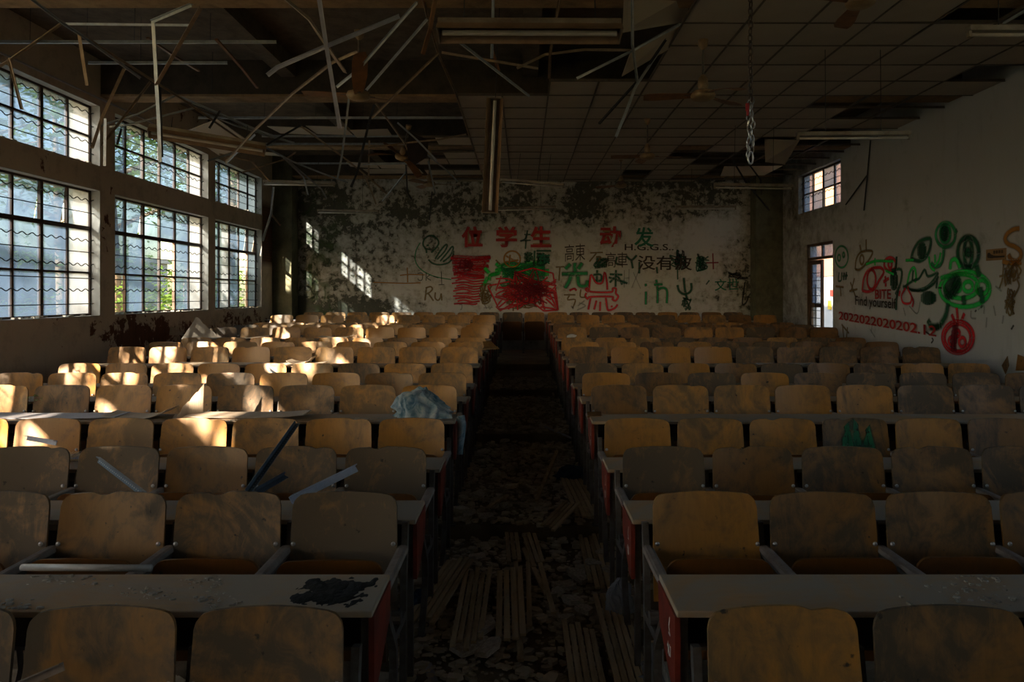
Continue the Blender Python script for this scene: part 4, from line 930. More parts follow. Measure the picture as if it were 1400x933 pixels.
gs('graffiti_curl', 's_orange', [[(1280,345),(1250,350),(1220,372),(1208,400),(1225,425),(1262,440),(1286,462),(1288,490),(1268,512),(1240,505),(1226,480)], [(1196,515),(1240,522),(1290,518)]], E, .05)
gs('graffiti_drip_scrawl', 's_olive', [[(1200,530),(1195,600),(1180,650)], [(1180,590),(1225,580)], [(1215,560),(1210,640)]]+scrawl(1205,1285,520,640,7,g)+scrawl(1205,1260,650,790,10,g)+[[(1260,520),(1290,560),(1270,600),(1280,640),(1255,690)]], E, .022)
gs('graffiti_teal_wash', 's_teal', [[(1160,640),(1190,665)], [(1150,740),(1160,790)], [(1035,765),(1035,800),(1060,805)], [(1070,760),(1100,740),(1100,780)], [(690,750),(700,790)], [(720,740),(760,780),(775,720)], [(520,860),(545,900)], [(530,840),(525,880)], [(1200,790),(1195,830)], [(1115,800),(1112,850)]], E, .02)
gs('graffiti_black_marks', 's_black', [[(1240,860),(1252,840)], [(1085,750),(1092,740)], [(835,905),(842,915),(832,930)], [(868,648),(885,648)], [(1055,770),(1062,762)], [(800,870),(825,888)]], E, .02)
# written words: text curves turned to meshes lying on the plaster
def text(body, name, m, wall, px0, py0, px1, py1, h, bold=0, parent=None, lift=.004, slant=0, sx=None):
    """lettering whose baseline runs from (px0,py0) to (px1,py1); h = letter height in metres"""
    cu = bpy.data.curves.new(name, 'FONT'); cu.body = body; cu.size = 1; cu.offset = bold; cu.shear = slant; cu.resolution_u = 3
    tmp = bpy.data.objects.new(name, cu); C.objects.link(tmp); dg = bpy.context.evaluated_depsgraph_get()
    me = bpy.data.meshes.new_from_object(tmp.evaluated_get(dg)); C.objects.unlink(tmp); bpy.data.objects.remove(tmp)
    if not me.vertices: return None
    xs = [v.co.x for v in me.vertices]; ys_ = [v.co.y for v in me.vertices]
    fn = wp_back if wall == 'back' else wp_right; a, b_ = fn(px0, py0, lift), fn(px1, py1, lift)
    ex = b_-a; Wd = ex.length; ex.normalize(); ez = Vector((0, 0, 1)); mx, my = min(xs), min(ys_)
    kx = Wd/(max(xs)-mx); kz = h/(max(ys_)-my)
    for v in me.vertices: v.co = a+ex*((v.co.x-mx)*kx)+ez*((v.co.y-my)*kz)
    me.materials.clear(); me.materials.append(M[m]); o = bpy.data.objects.new(name, me); C.objects.link(o)
    o.parent = parent or (wall_back if wall == 'back' else wall_right); return o
for ch_, x0, x1, gold in (('位', 631, 660, 1), ('学', 678, 707, 1), ('生', 725, 754, 1), ('动', 820, 849, 1)):
    gs('letter_hairline', 's_red', [[((x0+4-600)*7.18, 200), ((x1-4-600)*7.18, 200)]], B, .0001)  # hairline red stroke behind the character
    text(ch_, 'stencil_character', 'letter_gold', 'back', x0+3, 337.0, x1-2, 337.0, .44, .045, lift=.022)
    text(ch_, 'stencil_character', 'letter_red', 'back', x0, 338.5, x1, 338.5, .50, .030, lift=.026)
text('发', 'stencil_character', 'letter_green', 'back', 867, 338, 894, 338, .47, .02, lift=.026)
for body, m_, x0, y0, x1, y1, h, bd in (('H.G.G.S..', 'letter_dark', 854, 342.5, 921, 342.5, .15, .012), ('没有波', 'letter_dark', 872, 369, 946, 370, .34, .012), ('高東', 'letter_dark', 772, 358, 800, 356, .40, .0),
                              ('高車', 'letter_dark', 828, 366, 858, 366, .36, .0), ('文世', 'letter_green', 977, 398, 1010, 397, .28, .01), ('东', 'letter_green', 735, 362, 752, 362, .27, .02)):
    text(body, 'graffiti_writing', m_, 'back', x0, y0, x1, y1, h, bd, lift=.024)
text('2022022020202.12', 'graffiti_writing', 'letter_red', 'right', 1146.5, 437, 1280, 461, .155, .022, lift=.028)
text('Find yourself', 'graffiti_writing', 'letter_dark', 'right', 1169, 421, 1225, 427, .22, .014, lift=.029)
text('BITE', 'graffiti_writing', 'letter_red', 'right', 1196, 409, 1218, 409, .16, .02, lift=.028)
# small printed sign on the right wall
sg = thing('wall_sign', 'small yellowed board with brown print on the right wall', 'sign', wp_right(1362, 348, .0))
a, b_ = wp_right(1349, 357, 0)-sg.location, wp_right(1376, 339, 0)-sg.location
mb = MB(); mb.box(-.012, 0, b_.y, a.y, a.z, b_.z); mb.obj('board', simple('yellowed sign board', (.33, .20, .09), (.24, .14, .06), .6, 10, 0, .1), sg, bevel=.002)
mb = MB(); dy, dz = a.y-b_.y, b_.z-a.z
mb.prism([(b_.y+dy*t, a.z+dz*u) for t, u in ((.93, .45), (.9, .68), (.8, .7), (.74, .55), (.6, .42), (.3, .36), (.05, .36), (.05, .2), (.7, .2), (.9, .25))], 'x', -.014, -.0122)
mb.obj('printed_symbol', M['letter_dark'], sg)
for k in range(4):
    t = .52-.13*k; mb = MB(); u0, u1 = .58, .84
    for (p_, q_, r_, s_) in ((0, .09, u1-.03, u1), (0, .09, u0, u0+.03), (0, .02, u0, u1), (.07, .09, u0, u1), (.035, .055, u0, u1)):
        mb.box(-.014, -.0122, b_.y+dy*(t+p_), b_.y+dy*(t+q_), a.z+dz*r_, a.z+dz*s_)
    mb.obj('printed_character', M['letter_dark'], sg)
# green scrawl sprayed on one chair back
def chair_scrawl():
    for o in C.objects:
        if o.get('label', '').startswith('scuffed plywood tip-up chair, fourth seat from the aisle, right block, fourth row'):
            b = [c for c in o.children if c.name.startswith('backrest')][0]
            vs = []; fs = []; cov = []
            for pl in ([(-.14,.10),(-.10,.17),(-.08,.30),(-.06,.40),(-.03,.25),(-.02,.15)], [(.0,.12),(.01,.25),(.02,.42),(.04,.28),(.05,.16)], [(.07,.15),(.10,.28),(.12,.38),(.15,.24),(.17,.12)],
                       [(-.15,.12),(-.05,.15),(.05,.13),(.17,.15)], [(-.16,.16),(-.05,.19),(.06,.17),(.18,.19)], [(-.12,.2),(0,.23),(.14,.22)], [(-.16,.07),(0,.09),(.18,.07)], [(-.16,.03),(0,.05),(.18,.03)]):
                for i, (x, z) in enumerate(pl):
                    p = Vector((x*.8, -.004-.028*(x*.8/.234)**2+.13*z, z)); q0, q1 = pl[max(0, i-1)], pl[min(len(pl)-1, i+1)]
                    t = Vector((q1[0]-q0[0], 0, q1[1]-q0[1])).normalized(); sd = Vector((t.z, 0, -t.x)); k = len(vs); e = i in (0, len(pl)-1)
                    for a_, c_ in ((-.034, 0), (-.014, 1), (.014, 1), (.034, 0)): vs.append(p+sd*a_); cov.append(.3*c_ if e else c_)
                    if i:
                        for j in range(3): fs.append((k-4+j, k-3+j, k+1+j, k+j))
            me = bpy.data.meshes.new('sprayed_scrawl'); me.from_pydata(vs, [], fs); me.materials.append(M['s_dgreen'])
            at = me.attributes.new('cover', 'FLOAT', 'POINT'); at.data.foreach_set('value', [float(c) for c in cov])
            s_ = bpy.data.objects.new('sprayed_scrawl', me); C.objects.link(s_); s_.parent = b
            o['label'] = 'chair with dark green sprayed scrawl on its back, right block, fourth row'
            return
chair_scrawl()
M['s_white'] = spray('white smear', (.60, .62, .66), .85)  # soft-edged white patch for one chair back
for o in list(C.objects):
    if o.get('label', '').startswith('worn plywood tip-up chair, first seat from the aisle, right block, eleventh row'):
        b = [c for c in o.children if c.name.startswith('backrest')][0]; vs = []; cov = []; fs = []
        for i in range(9):
            t = i/8; x = -.10+.19*t; z = .285+.02*t; hw = .004+.05*math.sin(PI*min(1, t*1.1))**.7
            for a_, c_ in ((-1, 0), (-.4, 1), (.4, 1), (1, 0)): vs.append((x, -.006-.028*(x/.234)**2+.13*z, z+a_*hw)); cov.append(c_*(1 if 0 < i < 8 else 0))
            if i: k = len(vs)-8; fs += [(k+j, k+j+1, k+j+5, k+j+4) for j in range(3)]
        me = bpy.data.meshes.new('white_smear'); me.from_pydata(vs, [], fs); me.materials.append(M['s_white'])
        at = me.attributes.new('cover', 'FLOAT', 'POINT'); at.data.foreach_set('value', [float(c) for c in cov])
        s_ = bpy.data.objects.new('white_smear', me); C.objects.link(s_); s_.parent = b
        o['label'] = 'chair with a white smear on its back, right aisle seat, eleventh row'
# ------------------------------------------------------------------ rubble, slats and litter in the aisle
me_fl = []
for v in range(6):
    rr = random.Random(v); n = rr.choice((5, 6, 7)); poly = []
    for k in range(n): a = 2*PI*(k+rr.uniform(-.25, .25))/n; r = rr.uniform(.6, 1); poly.append((r*math.cos(a), r*math.sin(a)*.75))
    mb = MB(); top = [(x*.93, y*.93) for x, y in poly]; nn = len(poly)
    mb.add([(x, y, -.5) for x, y in poly]+[(x, y, .5+rr.uniform(-.1, .1)) for x, y in top], [tuple(range(nn))[::-1], tuple(range(nn, 2*nn))]+[(i, (i+1) % nn, (i+1) % nn+nn, i+nn) for i in range(nn)])
    me_fl.append(mb.mesh('plaster_slab', M['plaster']))
def in_aisle(): return R.uniform(-.62, .66), R.uniform(2.6, 11.5)
placed = 0
spots = [(771,805,.10),(790,792,.11),(812,775,.09),(835,785,.10),(780,825,.09),(800,838,.08),(845,800,.09),(760,815,.07),(775,850,.07),(820,760,.07),(657,860,.15),(640,885,.13),(668,890,.10),(652,765,.08),(700,748,.07),(640,705,.08),(628,700,.09),(735,640,.08),(742,585,.08),
         (665,730,.07),(690,715,.06),(720,735,.06),(740,720,.06),(655,680,.08),(700,668,.08),(740,655,.06),(680,650,.07),(720,620,.09),(690,605,.08),(660,620,.09),(745,600,.08),(700,580,.09),(730,562,.08)]
for i, (px, py, s) in enumerate(spots):
    d = 6
    for _ in range(12): d = F*(EYE-floor_z(d)-.03)/(py-CY)
    p = P(px, py, d)
    o = inst(me_fl[i % 6], 'plaster_slab', None, (p.x, p.y, floor_z(d)+.05), (R.gauss(0, .10), R.gauss(0, .10), R.uniform(0, 6)), (s, s, .022))
    where = 'beside the right chairs' if px > 750 else 'by the left chairs' if px < 672 else 'in mid aisle'
    tag(o, 'flat broken slab of fallen plaster lying %s, %s from the front' % (where, ORD[min(17, sum(1 for q in spots[:i] if (q[0] > 750) == (px > 750) and (q[0] < 672) == (px < 672)))]), 'plaster', 'fallen plaster slabs in the aisle')
# countless smaller flakes
mb = MB()
for i in range(6500):
    x, y = in_aisle()
    if i % 3 == 0: y = R.uniform(2.6, 7.5)
    z = floor_z(y); s = R.choice((.010, .014, .020, .028, .040))*R.uniform(.7, 1.2); n = 5; a0 = R.uniform(0, 6); tx, ty = R.gauss(0, .10), R.gauss(0, .10)
    lift = R.uniform(.008, .035); th = s*.28; bot = []; tp = []
    for k in range(n):
        a = a0+2*PI*k/n; r = s*R.uniform(.6, 1.1); dx, dy = r*math.cos(a), r*math.sin(a)*.8
        bot.append((x+dx, y+dy, z+lift+dx*tx+dy*ty-th)); tp.append((x+dx*.9, y+dy*.9, z+lift+dx*tx+dy*ty+th*.4))
    mb.add(bot+tp, [tuple(range(n, 2*n))]+[(i_, (i_+1) % n, (i_+1) % n+n, i_+n) for i_ in range(n)])
o = mb.obj('plaster_rubble', M['rubble'], kind='stuff'); tag(o, 'carpet of small plaster flakes and dirt covering the aisle floor', 'rubble')
mb = MB()
for i in range(700):                      # same rubble under the chairs next to the aisle
    side = R.choice((-1, 1)); x = side*R.uniform(.62, 2.2)+.01; y = R.uniform(2.3, 9); z = floor_z(y); s = R.uniform(.015, .05)
    mb.box(x-s, x+s, y-s*.7, y+s*.7, z, z+s*.3, Matrix.Translation((x, y, z)) @ Matrix.Rotation(R.uniform(0, 3), 4, 'Z') @ Matrix.Translation((-x, -y, -z)))
tag(mb.obj('plaster_crumbs', M['plaster'], kind='stuff'), 'scattered plaster crumbs on the floor under the first chairs', 'rubble')
# slatted boards
def slatted(label, x0, x1, y0, y1, n, rot=0, z=.03, tilt=0, gap=.22):
    zf = floor_z((y0+y1)/2); cx_, cy_ = (x0+x1)/2, (y0+y1)/2; t = thing('slatted_board', label, 'board', (cx_, cy_, zf+z), (tilt, 0, rot), 'slatted timber boards lying in the aisle')
    W_, L_ = x1-x0, y1-y0; sw = W_/n
    for k in range(n):
        rr = R.uniform(-.06, .06); mb = MB(); xa = -W_/2+sw*(k+gap/2); mb.box(0, sw*(1-gap), -L_/2+rr, L_/2+R.uniform(-.06, .06), 0, .014)
        o = mb.obj('slat', M['slat'], t); o.location = (xa, 0, .012); o.rotation_euler = (R.gauss(0, .004), 0, R.gauss(0, .006))
    for yy in (-.35, .3):
        mb = MB(); mb.box(-W_/2, W_/2, yy*L_-.015, yy*L_+.015, 0, .012); mb.obj('batten', M['slat'], t)
    return t
slatted('long slatted board along the right side of the aisle, nearest', .395, .56, 2.5, 3.85, 5, 0, .05)
slatted('long slatted board on the right side of the aisle, above the plaster heap', .385, .555, 4.0, 4.83, 5, .0, .03)
slatted('slatted board ending under the dark blue cloth', .34, .53, 4.95, 6.3, 5, .06, .02)
slatted('slatted board lying beside the long right board, near front', .20, .365, 2.5, 3.5, 5, 0, .04)
slatted('brown slatted board in mid aisle left of the plaster heap', -.15, .01, 3.35, 4.2, 4, .03, .05)
slatted('brown slatted board near the left chairs', -.55, -.38, 3.5, 4.35, 5, -.16, .05)
slatted('dark slatted board beside it towards mid aisle', -.36, -.19, 3.3, 4.2, 5, 0, .045)
slatted('short slatted piece in mid aisle beyond the left boards', .02, .12, 4.3, 4.8, 3, .1, .04)
slatted('askew slatted piece leaning towards the right boards', .20, .33, 4.6, 5.15, 4, -.35, .05)
slatted('small slatted piece left of mid aisle by the step', -.12, -.02, 4.35, 4.9, 3, .05, .04)
for i, (lab, a, b_) in enumerate((('single loose slat left of the plaster heap', (735, 760), (757, 840)), ('thin pale slat crossing mid aisle', (716, 752), (748, 815)), ('slat standing out in mid aisle near the front', (722, 770), (724, 860)),
                      ('pole like lath leaning up from mid aisle to the right', (733, 686), (762, 652)), ('pale lath lying across the aisle far off', (667, 695), (694, 678)), ('curved dark lath at the right chairs far up the aisle', (748, 500), (757, 532)),
                      ('pale short pipe lying across the aisle by the right chairs', (745, 584), (790, 590)), ('second short pale pipe further up the aisle', (766, 560), (788, 563)), ('loose slat by the left boards', (705, 770), (712, 905)))):
    pp = []
    for j, (px, py) in enumerate((a, b_)):
        d = 6
        for _ in range(12): d = F*(EYE-floor_z(d)-.05)/(py-CY)
        p = P(px, py, d); p.z = floor_z(d)+.055+(.0 if i != 3 else .22*j); pp.append(p)
    mb = MB()
    if 'pipe' in lab: mb.tube([(0, 0, 0), pp[1]-pp[0]], .012, 8); o = mb.obj('pipe_offcut', M['white_board'])
    else: mb.sweep([(0, 0, 0), pp[1]-pp[0]], [(-.014, -.007), (.014, -.007), (.014, .007), (-.014, .007)]); o = mb.obj('loose_lath', M['slat'])
    o.location = pp[0]; tag(o, lab, 'slat' if 'pipe' not in lab else 'pipe', 'loose sticks on the aisle floor')
# ------------------------------------------------------------------ cloth-like heaps
def heap(name, label, cat, m, loc, sx, sy, sz, seed, folds=9, amp=.22, drape=None, rot=0, nU=72, nV=30, group=None):
    from mathutils import noise
    vs = []; fs = []
    for j in range(nV+1):
        ph = PI/2*j/nV
        for i in range(nU):
            th = 2*PI*i/nU; x, y, z = math.cos(th)*math.cos(ph), math.sin(th)*math.cos(ph), math.sin(ph)
            n1 = noise.noise(Vector((x*1.3+seed, y*1.3, z*1.3))); n2 = noise.noise(Vector((x*2.6, y*2.6+seed, z*1.4)))
            rid = abs(math.sin(folds*th*.5+n1*6+ph*2.2))
            r = 1+.30*n1+amp*(.5-rid)*math.cos(ph)**.5+.10*n2-.08*abs(noise.noise(Vector((x*7, y*7, z*7+seed))))
            vs.append((x*r*sx, y*r*sy, max(0, z*r*sz*(1+.0*x))))
    for j in range(nV):
        for i in range(nU): a = j*nU+i; b_ = j*nU+(i+1) % nU; fs.append((a, b_, b_+nU, a+nU))
    mb = MB(); mb.add(vs, fs); me = mb.mesh(name, M[m], True)
    if drape:
        for v in me.vertices: v.co = drape(v.co)
    o = bpy.data.objects.new(name, me); C.objects.link(o); o.location = loc; o.rotation_euler = (0, 0, rot)
    mo = o.modifiers.new('sub', 'SUBSURF'); mo.levels = 1; mo.render_levels = 1
    tag(o, label, cat, group); return o
ZD5 = .112+.75
def drape(c):
    x, y, z = c
    z = z*(1.0 if x < -.05 else max(.32, 1-(x+.05)*2.6))
    if x < -.20: z = z*max(.2, 1-(-.20-x)*3)
    if x > .225: z = z-(x-.225)*2.6
    return Vector((x, y, z))
heap('cloth_bundle', 'crumpled blue grey cloth heaped on the left desk end, hanging off its corner', 'cloth', 'cloth', (-.715, 4.97, ZD5+.003), .235, .13, .225, 3.1, 11, .26, drape)
mb = MB(); p0 = Vector((-.455, 4.97, ZD5-.01))
mb.sweep([(0, 0, .02), (.012, -.01, -.04), (.004, 0, -.12), (-.010, .01, -.20), (-.012, 0, -.26)], [(-.035, -.02), (0, -.035), (.032, -.012), (.02, .02), (-.01, .03)], Vector((0, 1, 0)))
o = mb.obj('hanging_sleeve', M['cloth'], None, True); o.location = p0; tag(o, 'twisted tail of blue cloth hanging from the desk corner', 'cloth')
heap('cloth_bundle', 'dark blue cloth lying at the foot of the right chairs', 'cloth', 'blue_cloth', (.44, 6.05, floor_z(6)+.02), .16, .14, .10, 8.2, 7, .15)
m, nt, b = mat('crumpled clear plastic'); b.inputs['Base Color'].default_value = (.55, .58, .62, 1); b.inputs['Roughness'].default_value = .15; b.inputs['Alpha'].default_value = .6; M['plastic'] = m
heap('plastic_bag', 'crumpled clear plastic bag beside the nearest right armrest', 'bag', 'plastic', (.52, 3.66, .06), .085, .07, .16, 5.5, 13, .35)
heap('plastic_bag', 'pale plastic bag under the nearest right chair', 'bag', 'plastic', (.60, 3.0, .03), .09, .08, .18, 1.5, 9, .3)
heap('cloth_scrap', 'small scrap of blue cloth by the nearest left armrest', 'cloth', 'blue_cloth', (-.60, 3.75, .02), .09, .08, .12, 2.5, 9, .3)
# folded white sheet standing at the foot of the left chairs
def sheet(name, label, cat, m, pts, th=.006, group=None, curl=0, parent=None):
    """a thin board from a 3-D outline (px,py,d)"""
    pp = [P(*p) for p in pts]; c = sum(pp, Vector())/len(pp); n = (pp[1]-pp[0]).cross(pp[-1]-pp[0]).normalized()*th
    k = len(pp); mb = MB(); mb.add([p-c for p in pp]+[p-c+n for p in pp], [tuple(range(k)), tuple(range(k, 2*k))[::-1]]+[(i, i+k, (i+1) % k+k, (i+1) % k) for i in range(k)])
    o = mb.obj(name, M[m]); o.location = c; tag(o, label, cat, group); return o
sheet('white_board_scrap', 'white board scrap propped against the nearest left chair leg', 'board', 'white_board', [(553, 906, 3.45), (587, 900, 3.40), (581, 869, 3.6), (557, 873, 3.62)])
sheet('white_board_scrap', 'white board scrap lying flat at the bottom edge of the photo', 'board', 'white_board', [(545, 950, 3.02), (606, 950, 3.0), (590, 908, 3.25), (553, 908, 3.27)])
sheet('white_board_scrap', 'grey board square on the rubble by the left chairs', 'board', 'white_board', [(614, 711, 5.3), (642, 707, 5.3), (643, 687, 5.7), (615, 690, 5.65)], group=None)
# ------------------------------------------------------------------ fallen boards and strips on the left desks
def dz(n): return lev(n)+.75
def on_desk(px, n, dy=.0, up=0):
    y = rowd(n)-.6+dy if n < 15 else rowd(n)-1.1+dy; return Vector(((px-CX)*y/F, y, dz(n)+up))
def torn(n, px0, px1, label, tip, height, lean=.25, seed=1, m='paper', up=.004):
    """a torn piece of hardboard standing on a desk: outline between px0..px1, highest near tip (0..1)"""
    rr = random.Random(seed); a, b_ = on_desk(px0, n, -.06, up), on_desk(px1, n, .06, up); e = b_-a; k = 14; top = []; bot = []
    for i in range(k+1):
        t = i/k; h = height*(t/tip if t < tip else (1-t)/(1-tip) if tip < 1 else 1); h = max(.004, h+rr.uniform(-.014, .014)*(0 < i < k))
        p = a+e*t; bot.append(p); top.append(p+Vector((0, lean*h+.02*math.sin(3*t), h)))
    vs = bot+top; n_ = k+1; off = Vector((0, .005, .001)); mb = MB()
    c = a.copy(); al = [v-c for v in vs]+[v-c+off for v in vs]; m2 = 2*n_; fs = []
    for i in range(k): fs += [(i, i+1, n_+i+1, n_+i), (m2+i, m2+n_+i, m2+n_+i+1, m2+i+1), (n_+i, n_+i+1, m2+n_+i+1, m2+n_+i), (i+1, i, m2+i, m2+i+1)]
    mb.add(al, fs); o = mb.obj('torn_board', M[m]); o.location = c; tag(o, label, 'board', 'torn boards on the left desks'); return o
torn(5, 236, 277, 'torn pinkish board standing upright on the fifth row desk', 1.0, .235, .10, 2)
def flatboard(n, px0, px1, label, dy0=-.10, dy1=.10, up=.006, curl=.03, seed=0, m='paper', lift1=0):
    rr = random.Random(seed); k = 12; a, b_ = on_desk(px0, n), on_desk(px1, n); vs = []; L = 2*(k+1)
    for th in (0, .005):
        for i in range(k+1):
            t = i/k; p = a+(b_-a)*t; zz = dz(n)+up+th+curl*(abs(2*t-1)**2.5)*(1 if t > .5 else .4)+lift1*t
            vs += [Vector((p.x, p.y+dy0+rr.uniform(-.01, .01), zz)), Vector((p.x, p.y+dy1+rr.uniform(-.01, .01), zz+.004))]
    c = a.copy(); fs = []
    for i in range(k):
        q_ = 2*i; fs += [(q_, q_+1, q_+3, q_+2), (L+q_, L+q_+2, L+q_+3, L+q_+1), (q_, q_+2, L+q_+2, L+q_), (q_+1, L+q_+1, L+q_+3, q_+3)]
    fs += [(0, L, L+1, 1), (2*k, 2*k+1, L+2*k+1, L+2*k)]
    mb = MB(); mb.add([v-c for v in vs], fs); o = mb.obj('fallen_board', M[m]); o.location = c; tag(o, label, 'board', 'boards lying on the left desks'); return o
flatboard(5, -30, 168, 'long dark stained board lying along the left desk before the fifth row', m='white_board', curl=.01, up=.008)
flatboard(5, 150, 236, 'curled pinkish board lying beside the standing torn piece', curl=.06, seed=3)
flatboard(5, 260, 420, 'pink board lying on the desk right of the standing torn piece', curl=.015, seed=4, up=.016)
flatboard(8, 240, 445, 'pale board lying on the left desk before the eighth row', curl=.012, seed=5)
flatboard(8, 395, 430, 'small curled board scrap on the eighth row desk', curl=.07, seed=6, up=.02)
flatboard(11, 268, 372, 'curled sheet lying on the left desk before the eleventh row', curl=.05, seed=7, up=.01)
flatboard(11, 438, 486, 'lifted scrap on the eleventh row desk, mid left block', curl=.05, seed=8, up=.02)
flatboard(4, -30, 105, 'white board edge on the left desk before the fourth row', m='light_metal', curl=.008, up=.012, dy0=.02, dy1=.12)
flatboard(15, 366, 478, 'long white sheet on the rear left desk under the back wall', m='white_board', curl=.02, dy0=-.22, dy1=.20, up=.01)
flatboard(8, 1035, 1118, 'pale strip of board lying on the right desk before the eighth row', m='white_board', curl=.004, dy0=-.04, dy1=.04, up=.004)
flatboard(14, 918, 940, 'small white scrap on a far right desk', m='white_board', curl=.01, dy0=-.04, dy1=.04, up=.004)
torn(12, 212, 252, 'triangular board corner standing near the left wall, lower one', .35, .20, .2, 9)
torn(11, 248, 300, 'large curled board leaning near the left wall, upper one', .30, .33, .3, 10)
sheet('seat_board', 'orange board laid level on the first right chair of the fourth row', 'board', 'seat_under', [(803, 571, 5.0), (822, 571, 5.0), (822, 565, 5.2), (803, 565, 5.2)], .01)
sheet('fallen_board', 'plywood board sticking out over the aisle from the left block, far up', 'board', 'ply', [(662, 476, 9.3), (679, 475, 9.3), (672, 468, 9.6), (660, 468, 9.6)], .01)
sheet('fallen_board', 'second plywood board end jutting into the aisle, far up', 'board', 'ply', [(660, 478, 9.0), (683, 478, 9.1), (680, 475, 9.3), (662, 475, 9.3)], .01)
sheet('torn_board', 'small torn brown board point by the right wall behind the seventh row', 'board', 'ply', [(1369, 500, 8.3), (1374, 512, 8.3), (1379, 500, 8.4), (1377, 487, 8.4)], .006)
sheet('torn_board', 'brown torn board at the right edge of the photo', 'board', 'ply', [(1388, 507, 8.0), (1412, 507, 8.0), (1410, 492, 8.1), (1391, 485, 8.1)], .006)
# perforated blue-black strips and enamelled strips thrown over the third row desks
def perf(label, a, b_, m='blue_metal', w_=.0145, holes=True, name='perforated_strip'):
    A_, B_ = P(*a), P(*b_); v = B_-A_; L = v.length; mb = MB(); pr = [(-w_, 0), (w_, 0), (w_, .004), (-w_+.004, .004), (-w_+.004, .022), (-w_, .022)]
    mb.sweep([(0, 0, 0), v], pr, Vector((0, -1, .25))); o = mb.obj(name, M[m]); o.location = A_; tag(o, label, 'metal strip', 'metal strips thrown on the left desks')
    if holes:
        n = int(L/.028); t = v.normalized(); up = Vector((0, -1, .25)); up = (up-t*up.dot(t)).normalized(); sd = t.cross(up); hm = MB()
        for k in range(1, n):
            c = t*(k*L/n)+up*.0045+sd*.003; r = .0055
            hm.add([c+t*r+sd*r*.5, c+t*r-sd*r*.5, c-t*r-sd*r*.5, c-t*r+sd*r*.5], [(0,1,2,3)])
        h = hm.obj('punched_holes', M['bolt'], o)
    return o
perf('blue black perforated strip slanting before the second chair, third row left', (136, 629, 3.62), (199, 677, 3.10))
perf('long blue black perforated strip rising right, third row left', (341, 674, 3.12), (407, 580, 3.95))
perf('short dark strip rising right beside the long perforated one', (352, 674, 3.15), (391, 652, 3.45), holes=False)
perf('white enamelled strip rising right towards the aisle chair, third row left', (397, 685, 3.12), (487, 641, 3.50), 'light_metal', .018, False, 'enamelled_strip')
perf('white strip lying on the left desk of the fourth row', (38, 599, 4.25), (78, 606, 4.05), 'light_metal', .014, False, 'enamelled_strip')
perf('small grey strip standing on the eighth row desk', (366, 503, 7.0), (377, 511, 6.9), 'metal', .012, False, 'enamelled_strip')
perf('grey strip end poking up at the bottom left corner', (30, 936, 1.93), (88, 911, 1.95), 'arm', .012, False, 'enamelled_strip')
A_, B_ = P(30, 776, 2.60), P(207, 777, 2.60)
mb = MB(); mb.tube([(0, 0, 0), B_-A_], .013, 12); o = mb.obj('lamp_tube', M['tube'], None, True); o.location = A_; tag(o, 'dusty glass lamp tube lying across the second row armrests, left', 'lamp tube')
# nest of straw on the fourth-row desk
mb = MB(); c = P(92, 606, 4.12)
for _ in range(160):
    a = R.uniform(0, 2*PI); p = Vector((R.gauss(0, .05), R.gauss(0, .03), R.uniform(0, .03))); v = Vector((math.cos(a)*R.uniform(.02, .06), math.sin(a)*.03, R.uniform(-.01, .03)))
    mb.sweep([p, p+v], [(-.0012, -.0012), (.0012, -.0012), (0, .0015)])
o = mb.obj('straw_tuft', M['slat'], kind='stuff'); o.location = Vector((c.x, c.y, dz(4)+.004)); tag(o, 'tuft of dry straw on the fourth row left desk', 'straw')
# crumbs and the burnt crust on the nearest desks
def crumbs(label, n, px0, px1, num, seed, smax=.014, m='crumb', name='plaster_crumbs'):
    rr = random.Random(seed); mb = MB(); y0, y1 = rowd(n)-.73, rowd(n)-.46; x0, x1 = (px0-CX)*(y0+.1)/F, (px1-CX)*(y0+.1)/F; cl = [(rr.uniform(x0, x1), rr.uniform(y0, y1)) for _ in range(5)]
    for _ in range(num):
        cx_, cy_ = rr.choice(cl); x = min(x1, max(x0, rr.gauss(cx_, .05))); y = min(y1-.01, max(y0+.01, rr.gauss(cy_, .03))); s = rr.uniform(.002, smax)*rr.random(); n_ = 5; a0 = rr.uniform(0, 6)
        b_ = [(x+s*math.cos(a0+2*PI*k/n_)*rr.uniform(.7, 1.4), y+s*math.sin(a0+2*PI*k/n_)*.8, dz(n)) for k in range(n_)]; t_ = [(p[0]*.8+x*.2, p[1]*.8+y*.2, dz(n)+s*.45) for p in b_]
        mb.add(b_+t_, [tuple(range(n_, 2*n_))]+[(i, (i+1) % n_, (i+1) % n_+n_, i+n_) for i in range(n_)])
    tag(mb.obj(name, M[m], kind='stuff'), label, 'crumbs')
crumbs('plaster crumbs strewn over the nearest left desk', 2, 0, 400, 260, 1, .017)
crumbs('plaster crumbs strewn over the nearest right desk', 2, 1230, 1400, 160, 2, .016)
crumbs('plaster crumbs on the left desk of the third row', 3, 0, 560, 160, 3)
crumbs('plaster crumbs on the left desk of the fifth row', 5, 150, 600, 160, 4)
vs = []; fs = []; nx, ny = 46, 20; from mathutils import noise as NZ
x0, x1, y0, y1 = -.80, -.50, rowd(2)-.715, rowd(2)-.475
for j in range(ny+1):
    for i in range(nx+1):
        u, v = i/nx, j/ny; e = min(u, 1-u, v, 1-v)*4; h = NZ.noise(Vector((u*7, v*5, 1)))*.6+NZ.noise(Vector((u*19, v*15, 4)))*.35+min(1, e)*.80-.16
        vs.append((x0+(x1-x0)*u, y0+(y1-y0)*v, dz(2)-.003+max(0, h)*.014+(.0006*NZ.noise(Vector((u*60, v*60, 0))))))
for j in range(ny):
    for i in range(nx): a = j*(nx+1)+i; fs.append((a, a+1, a+nx+2, a+nx+1))
